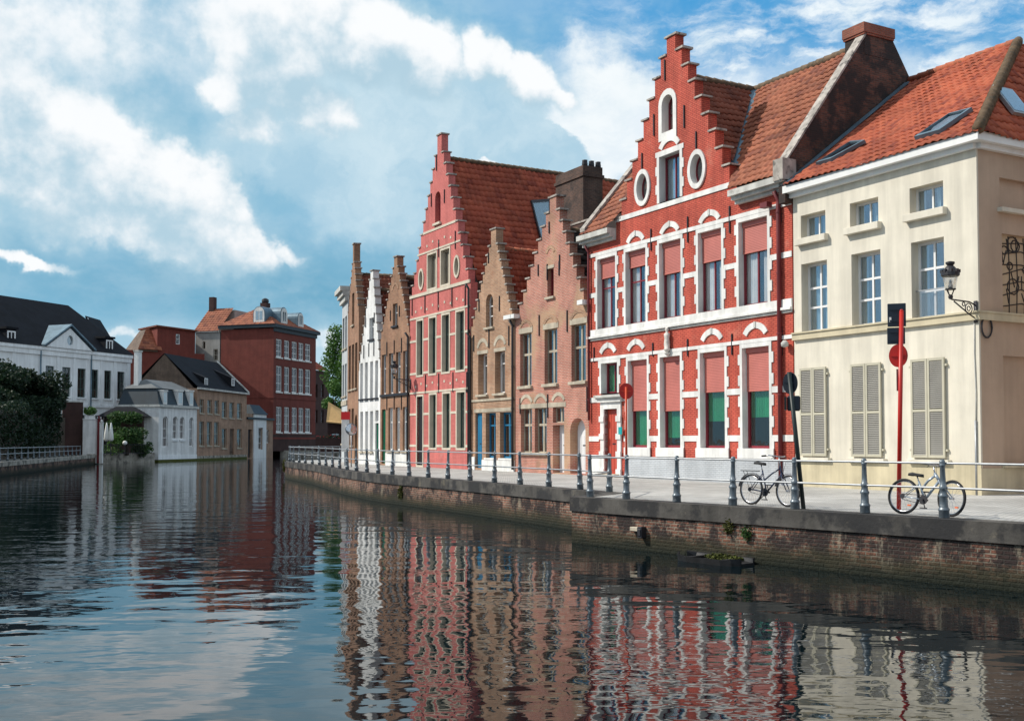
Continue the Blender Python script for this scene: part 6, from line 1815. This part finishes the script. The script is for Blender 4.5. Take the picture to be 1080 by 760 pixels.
# sunlit tree at the turn
p = W2(363, 165); bush('tree', (p.x, p.y, GLB), (3.3, 3.4, 8.0), 7500, .40, 'leaf_sun', 'fresh green sunlit tree beside the grey townhouse', 'tree', None, 20, 13.4, 21)
p = W2(352, 160); bush('tree', (p.x, p.y, GLB), (2.2, 2.2, 3.0), 2200, .36, 'leaf_sun', 'lower leafy tree just above the ochre awning', 'tree', None, 9, 7.6, 22)

# ------------------------------------------------------------------ water, sky, sun, camera
mb = MB(); mb.poly([(-900, -60, 0), (900, -60, 0), (900, 900, 0), (-900, 900, 0)])
wt = mb.build('canal_water', M['water']); wt['kind'] = 'structure'
SUN_AZ, SUN_EL = -84.0, 42.0            # degrees; azimuth from +Y towards +X
def make_world():
    w = bpy.data.worlds.new('World'); scene.world = w; w.use_nodes = True
    k = N.__new__(N); k.t = w.node_tree
    bg = k.t.nodes['Background']; out = k.t.nodes['World Output']
    sky = k.n('TexSky'); sky.sky_type = 'NISHITA'; sky.sun_disc = False
    sky.sun_elevation = R(SUN_EL); sky.sun_rotation = R(SUN_AZ); sky.air_density = 1.0; sky.dust_density = .6; sky.ozone_density = 2.5
    # compass angle and elevation, in steps of 1/1150 radian
    tc = k.n('TexCoord'); s = k.n('SeparateXYZ'); k.l(tc.outputs['Generated'], s.inputs[0])
    az = k.math('MULTIPLY', k.math('ARCTAN2', s.outputs[0], s.outputs[1]), F)
    el = k.math('MULTIPLY', k.math('ARCSINE', s.outputs[2]), F)
    c = k.n('CombineXYZ'); k.l(az, c.inputs[0]); k.l(el, c.inputs[1])
    pos = c.outputs[0]
    # a reusable cloud field
    g = bpy.data.node_groups.new('cloud_field', 'ShaderNodeTree')
    g.interface.new_socket('Position', in_out='INPUT', socket_type='NodeSocketVector')
    g.interface.new_socket('Density', in_out='OUTPUT', socket_type='NodeSocketFloat')
    q = N.__new__(N); q.t = g
    gi = g.nodes.new('NodeGroupInput'); go = g.nodes.new('NodeGroupOutput')
    P = gi.outputs[0]
    def AE_(u, v):
        x = (u - 540) / F; a = math.atan(x); e = math.atan((YH - v) / F * math.cos(a)); return a * F, e * F
    wn = q.n('TexNoise', i_Scale=.011, i_Detail=5.0, i_Roughness=.6); q.l(P, wn.inputs['Vector'])
    wv = q.n('VectorMath', operation='SUBTRACT'); q.l(wn.outputs['Color'], wv.inputs[0]); wv.inputs[1].default_value = (.5, .5, .5)
    ws = q.n('VectorMath', operation='MULTIPLY'); q.l(wv.outputs[0], ws.inputs[0]); ws.inputs[1].default_value = (75, 75, 0)
    wp = q.n('VectorMath', operation='ADD'); q.l(P, wp.inputs[0]); q.l(ws.outputs[0], wp.inputs[1])
    total = None
    blobs = [(0, 95, 105, 70, 25, 1.0), (90, 148, 130, 70, 26, 1.05), (190, 208, 115, 58, 35, 1.05), (255, 250, 62, 32, 32, .95), (60, 195, 120, 60, 16, .80), (160, 240, 110, 40, 24, .70), (300, 262, 40, 16, 20, .5), (40, 30, 120, 50, 0, .55),
             (275, 40, 90, 78, 0, 1.0), (365, 20, 120, 58, 14, 1.1), (440, 50, 70, 44, 30, 1.0), (235, 85, 38, 40, 0, .8), (320, 105, 90, 36, 10, .70), (262, 130, 50, 34, 0, .62),
             (510, 60, 44, 30, 40, .95), (556, 88, 42, 34, 30, .95), (585, 108, 20, 16, 30, .7),
             (28, 270, 56, 9, 3, .72), (176, 268, 40, 12, 0, .62), (508, 160, 16, 7, 0, .62), (110, 352, 70, 8, 0, .45), (345, 365, 90, 16, 0, .38),
             (-170, 130, 180, 110, 10, 1.0), (-420, 0, 260, 160, 0, 1.0), (300, -150, 350, 90, 5, .9), (-100, -190, 300, 110, -8, 1.0), (1500, 60, 300, 120, 0, .8)]
    for u, v, rx, ry, rot, wgt in blobs:
        a, e = AE_(u, v)
        mp = q.n('Mapping', vector_type='TEXTURE'); mp.inputs['Location'].default_value = (a, e, 0); mp.inputs['Rotation'].default_value = (0, 0, R(-rot)); mp.inputs['Scale'].default_value = (rx * 1.25, ry * 1.25, 1)
        q.l(wp.outputs[0], mp.inputs[0])
        ln = q.n('VectorMath', operation='LENGTH'); q.l(mp.outputs[0], ln.inputs[0])
        d = q.math('MULTIPLY', q.ramp(ln.outputs['Value'], 1.0, .15), wgt)
        total = d if total is None else q.math('MAXIMUM', total, d)
    n1 = q.n('TexNoise', i_Scale=.016, i_Detail=9.0, i_Roughness=.60); q.l(P, n1.inputs['Vector'])
    vo = q.n('TexVoronoi', voronoi_dimensions='2D', feature='SMOOTH_F1'); vo.normalize = True
    vo.inputs['Scale'].default_value = .022; vo.inputs['Detail'].default_value = 3.0; vo.inputs['Roughness'].default_value = .55; vo.inputs['Smoothness'].default_value = .35
    vw = q.n('VectorMath', operation='MULTIPLY_ADD'); q.l(wv.outputs[0], vw.inputs[0]); vw.inputs[1].default_value = (40, 40, 0); q.l(P, vw.inputs[2]); q.l(vw.outputs[0], vo.inputs['Vector'])
    puff = q.math('MULTIPLY', q.math('SUBTRACT', .42, vo.outputs['Distance']), .75)
    dens = q.math('ADD', q.math('ADD', total, puff), q.math('MULTIPLY', q.math('SUBTRACT', n1.outputs['Fac'], .5), .7))
    q.l(dens, go.inputs[0])
    def field(vec):
        nd = k.n('Group'); nd.node_tree = g; k.l(vec, nd.inputs[0]); return nd.outputs[0]
    def shifted(dx, dy):
        v = k.n('VectorMath', operation='ADD'); k.l(pos, v.inputs[0]); v.inputs[1].default_value = (dx, dy, 0); return v.outputs[0]
    d0 = field(pos); d1 = field(shifted(-12, 34))
    mask = k.ramp(d0, .33, .72)
    soft = k.ramp(d0, -.05, .65)
    # lit where there is less cloud towards the sun, grey in the thick shaded parts
    tex = k.n('TexNoise', i_Scale=.021, i_Detail=9.0, i_Roughness=.6); k.l(pos, tex.inputs['Vector'])
    lit = k.ramp(k.math('ADD', k.math('SUBTRACT', d0, d1), k.math('MULTIPLY', k.math('SUBTRACT', tex.outputs['Fac'], .5), 1.7)), -.55, .62)
    wn2 = k.n('TexNoise', i_Scale=.013, i_Detail=8.0, i_Roughness=.6); k.l(pos, wn2.inputs['Vector'])
    wv2 = k.n('VectorMath', operation='SUBTRACT'); k.l(wn2.outputs['Color'], wv2.inputs[0]); wv2.inputs[1].default_value = (.5, .5, .5)
    ws2 = k.n('VectorMath', operation='MULTIPLY'); k.l(wv2.outputs[0], ws2.inputs[0]); ws2.inputs[1].default_value = (130, 130, 0)
    wp2 = k.n('VectorMath', operation='ADD'); k.l(pos, wp2.inputs[0]); k.l(ws2.outputs[0], wp2.inputs[1])
    def blob(u, v, rx, ry, rot=0, lo=1.0, hi=.1, vec=None):
        a, e = AE_(u, v)
        mp = k.n('Mapping', vector_type='TEXTURE'); mp.inputs['Location'].default_value = (a, e, 0); mp.inputs['Rotation'].default_value = (0, 0, R(-rot)); mp.inputs['Scale'].default_value = (rx, ry, 1)
        k.l(vec or pos, mp.inputs[0]); ln = k.n('VectorMath', operation='LENGTH'); k.l(mp.outputs[0], ln.inputs[0]); return k.ramp(ln.outputs['Value'], lo, hi)
    WP = wp2.outputs[0]
    ws3 = k.n('VectorMath', operation='MULTIPLY'); k.l(wv2.outputs[0], ws3.inputs[0]); ws3.inputs[1].default_value = (38, 38, 0)
    wp3 = k.n('VectorMath', operation='ADD'); k.l(pos, wp3.inputs[0]); k.l(ws3.outputs[0], wp3.inputs[1])
    grey = (.44, .62, .73); white = (.93, .95, .965)
    cloud = k.mix(lit, grey, white)
    vn = k.noise(pos, .006, 6, .55)
    # clear sky: the Nishita model, deepened towards the azure of the day
    sk = k.n('VectorMath', operation='MULTIPLY'); k.l(sky.outputs[0], sk.inputs[0]); sk.inputs[1].default_value = (.045, .075, .10)
    er = k.math('DIVIDE', el, 700.0, True)
    az_ = k.mix(er, (.17, .48, .72), (.025, .36, .82))
    clear = k.mix(.72, sk.outputs[0], az_)
    veil = k.math('MULTIPLY', blob(120, 200, 660, 460, 0, 1.0, .5), k.math('ADD', .78, k.math('MULTIPLY', k.ramp(vn, .3, .7), .20)))
    clear = k.mix(veil, clear, (.265, .505, .655))
    low = k.math('MULTIPLY', blob(230, 300, 420, 80, 0), k.math('ADD', .45, k.math('MULTIPLY', k.ramp(vn, .3, .7), .5)), True)
    clear = k.mix(low, clear, (.125, .36, .53))
    pale = k.math('MULTIPLY', blob(330, 385, 520, 60, 0), .7)
    clear = k.mix(pale, clear, (.52, .70, .80))
    # thin high streaks on the right
    st = k.n('Mapping'); st.inputs['Scale'].default_value = (.010, .026, 1); st.inputs['Rotation'].default_value = (0, 0, R(12)); k.l(wp3.outputs[0], st.inputs[0])
    sn = k.noise(st.outputs[0], 1.0, 9, .62)
    wisps = k.math('MULTIPLY', k.ramp(sn, .40, .66), k.math('ADD', k.math('MULTIPLY', blob(930, 50, 420, 130, 0, 1.0, .35), .95), .12), True)
    lowr = k.math('MULTIPLY', blob(800, 130, 420, 85, 0, 1.0, .25, WP), k.math('ADD', .6, k.math('MULTIPLY', k.ramp(sn, .35, .6), .45)), True)
    clear = k.mix(k.math('MAXIMUM', wisps, lowr), clear, (.83, .905, .955))
    # white bank behind, then the big grey-blue mass with its sharp right edge
    bank = k.math('MULTIPLY', blob(648, 118, 100, 74, 10, 1.0, .55, WP), k.math('ADD', .72, k.math('MULTIPLY', k.ramp(sn, .35, .6), .28)))
    clear = k.mix(bank, clear, (.88, .93, .955))
    mass = k.math('MAXIMUM', k.math('MULTIPLY', blob(400, 130, 215, 130, 16, 1.0, .72, WP), .92), k.math('MULTIPLY', blob(505, 150, 140, 66, 24, 1.0, .86, WP), .95))
    gm = k.mix(k.ramp(k.noise(WP, .008, 6, .55), .36, .66), (.38, .59, .73), (.62, .77, .85))
    clear = k.mix(mass, clear, gm)
    fringe = k.math('MULTIPLY', soft, k.math('ADD', .35, k.math('MULTIPLY', k.ramp(vn, .35, .65), .35)))
    col = k.mix(fringe, clear, (.50, .68, .78))
    col = k.mix(mask, col, cloud)
    tl = k.math('MULTIPLY', blob(60, 0, 250, 110, 0, 1.0, .2, WP), k.math('ADD', .25, k.math('MULTIPLY', k.ramp(tex.outputs['Fac'], .35, .65), .6)), True)
    col = k.mix(tl, col, (.85, .90, .94))
    # broken bright cloud over the part of the sky behind and above
    back = k.math('MAXIMUM', k.ramp(s.outputs[1], .45, -.15), k.math('MAXIMUM', k.ramp(s.outputs[2], .46, .70), k.ramp(s.outputs[0], .5, .75)))
    bc = k.mix(k.ramp(k.noise(tc.outputs['Generated'], 2.2, 7, .58), .36, .62), (.42, .60, .76), (.70, .74, .78))
    col = k.mix(k.math('MULTIPLY', back, .9), col, bc)
    # below the horizon: dull ground colour
    hz = k.ramp(s.outputs[2], -.06, -.01)
    col = k.mix(hz, (.10, .12, .13), col)
    # the Background takes physical values: bring the picture values up by 1/strength
    up = k.n('VectorMath', operation='SCALE'); k.l(col, up.inputs[0]); up.inputs['Scale'].default_value = 10.0
    k.l(up.outputs[0], bg.inputs['Color']); bg.inputs['Strength'].default_value = .1
    k.l(bg.outputs[0], out.inputs[0])
make_world()
scene.world.cycles.sampling_method = 'MANUAL'; scene.world.cycles.sample_map_resolution = 512
sun = bpy.data.lights.new('sun', 'SUN'); sun.energy = 4.3; sun.angle = R(.53); sun.color = (1.0, .94, .84)
so = link(bpy.data.objects.new('sun', sun))
sd_ = Vector((math.cos(R(SUN_EL)) * math.sin(R(SUN_AZ)), math.cos(R(SUN_EL)) * math.cos(R(SUN_AZ)), math.sin(R(SUN_EL))))
so.rotation_euler = sd_.to_track_quat('Z', 'Y').to_euler(); so.location = (-40, 0, 60)
cam = bpy.data.cameras.new('camera'); cam.sensor_fit = 'HORIZONTAL'; cam.sensor_width = 36; cam.lens = 36 * F / 1080
cam.shift_y = (CYP - 380) / 1080; cam.clip_end = 5000; cam.clip_start = .1
co = link(bpy.data.objects.new('camera', cam)); co.location = CAM; co.rotation_euler = (R(90) + PITCH, 0, 0)
scene.camera = co
scene.view_settings.view_transform = 'Standard'; scene.view_settings.look = 'None'; scene.view_settings.exposure = .06; scene.view_settings.gamma = 1
scene.render.engine = 'CYCLES'
cy = scene.cycles
cy.max_bounces = 7; cy.diffuse_bounces = 3; cy.glossy_bounces = 4; cy.transmission_bounces = 4; cy.transparent_max_bounces = 12
cy.caustics_reflective = False; cy.caustics_refractive = False; cy.use_denoising = True
cy.sample_clamp_indirect = 6
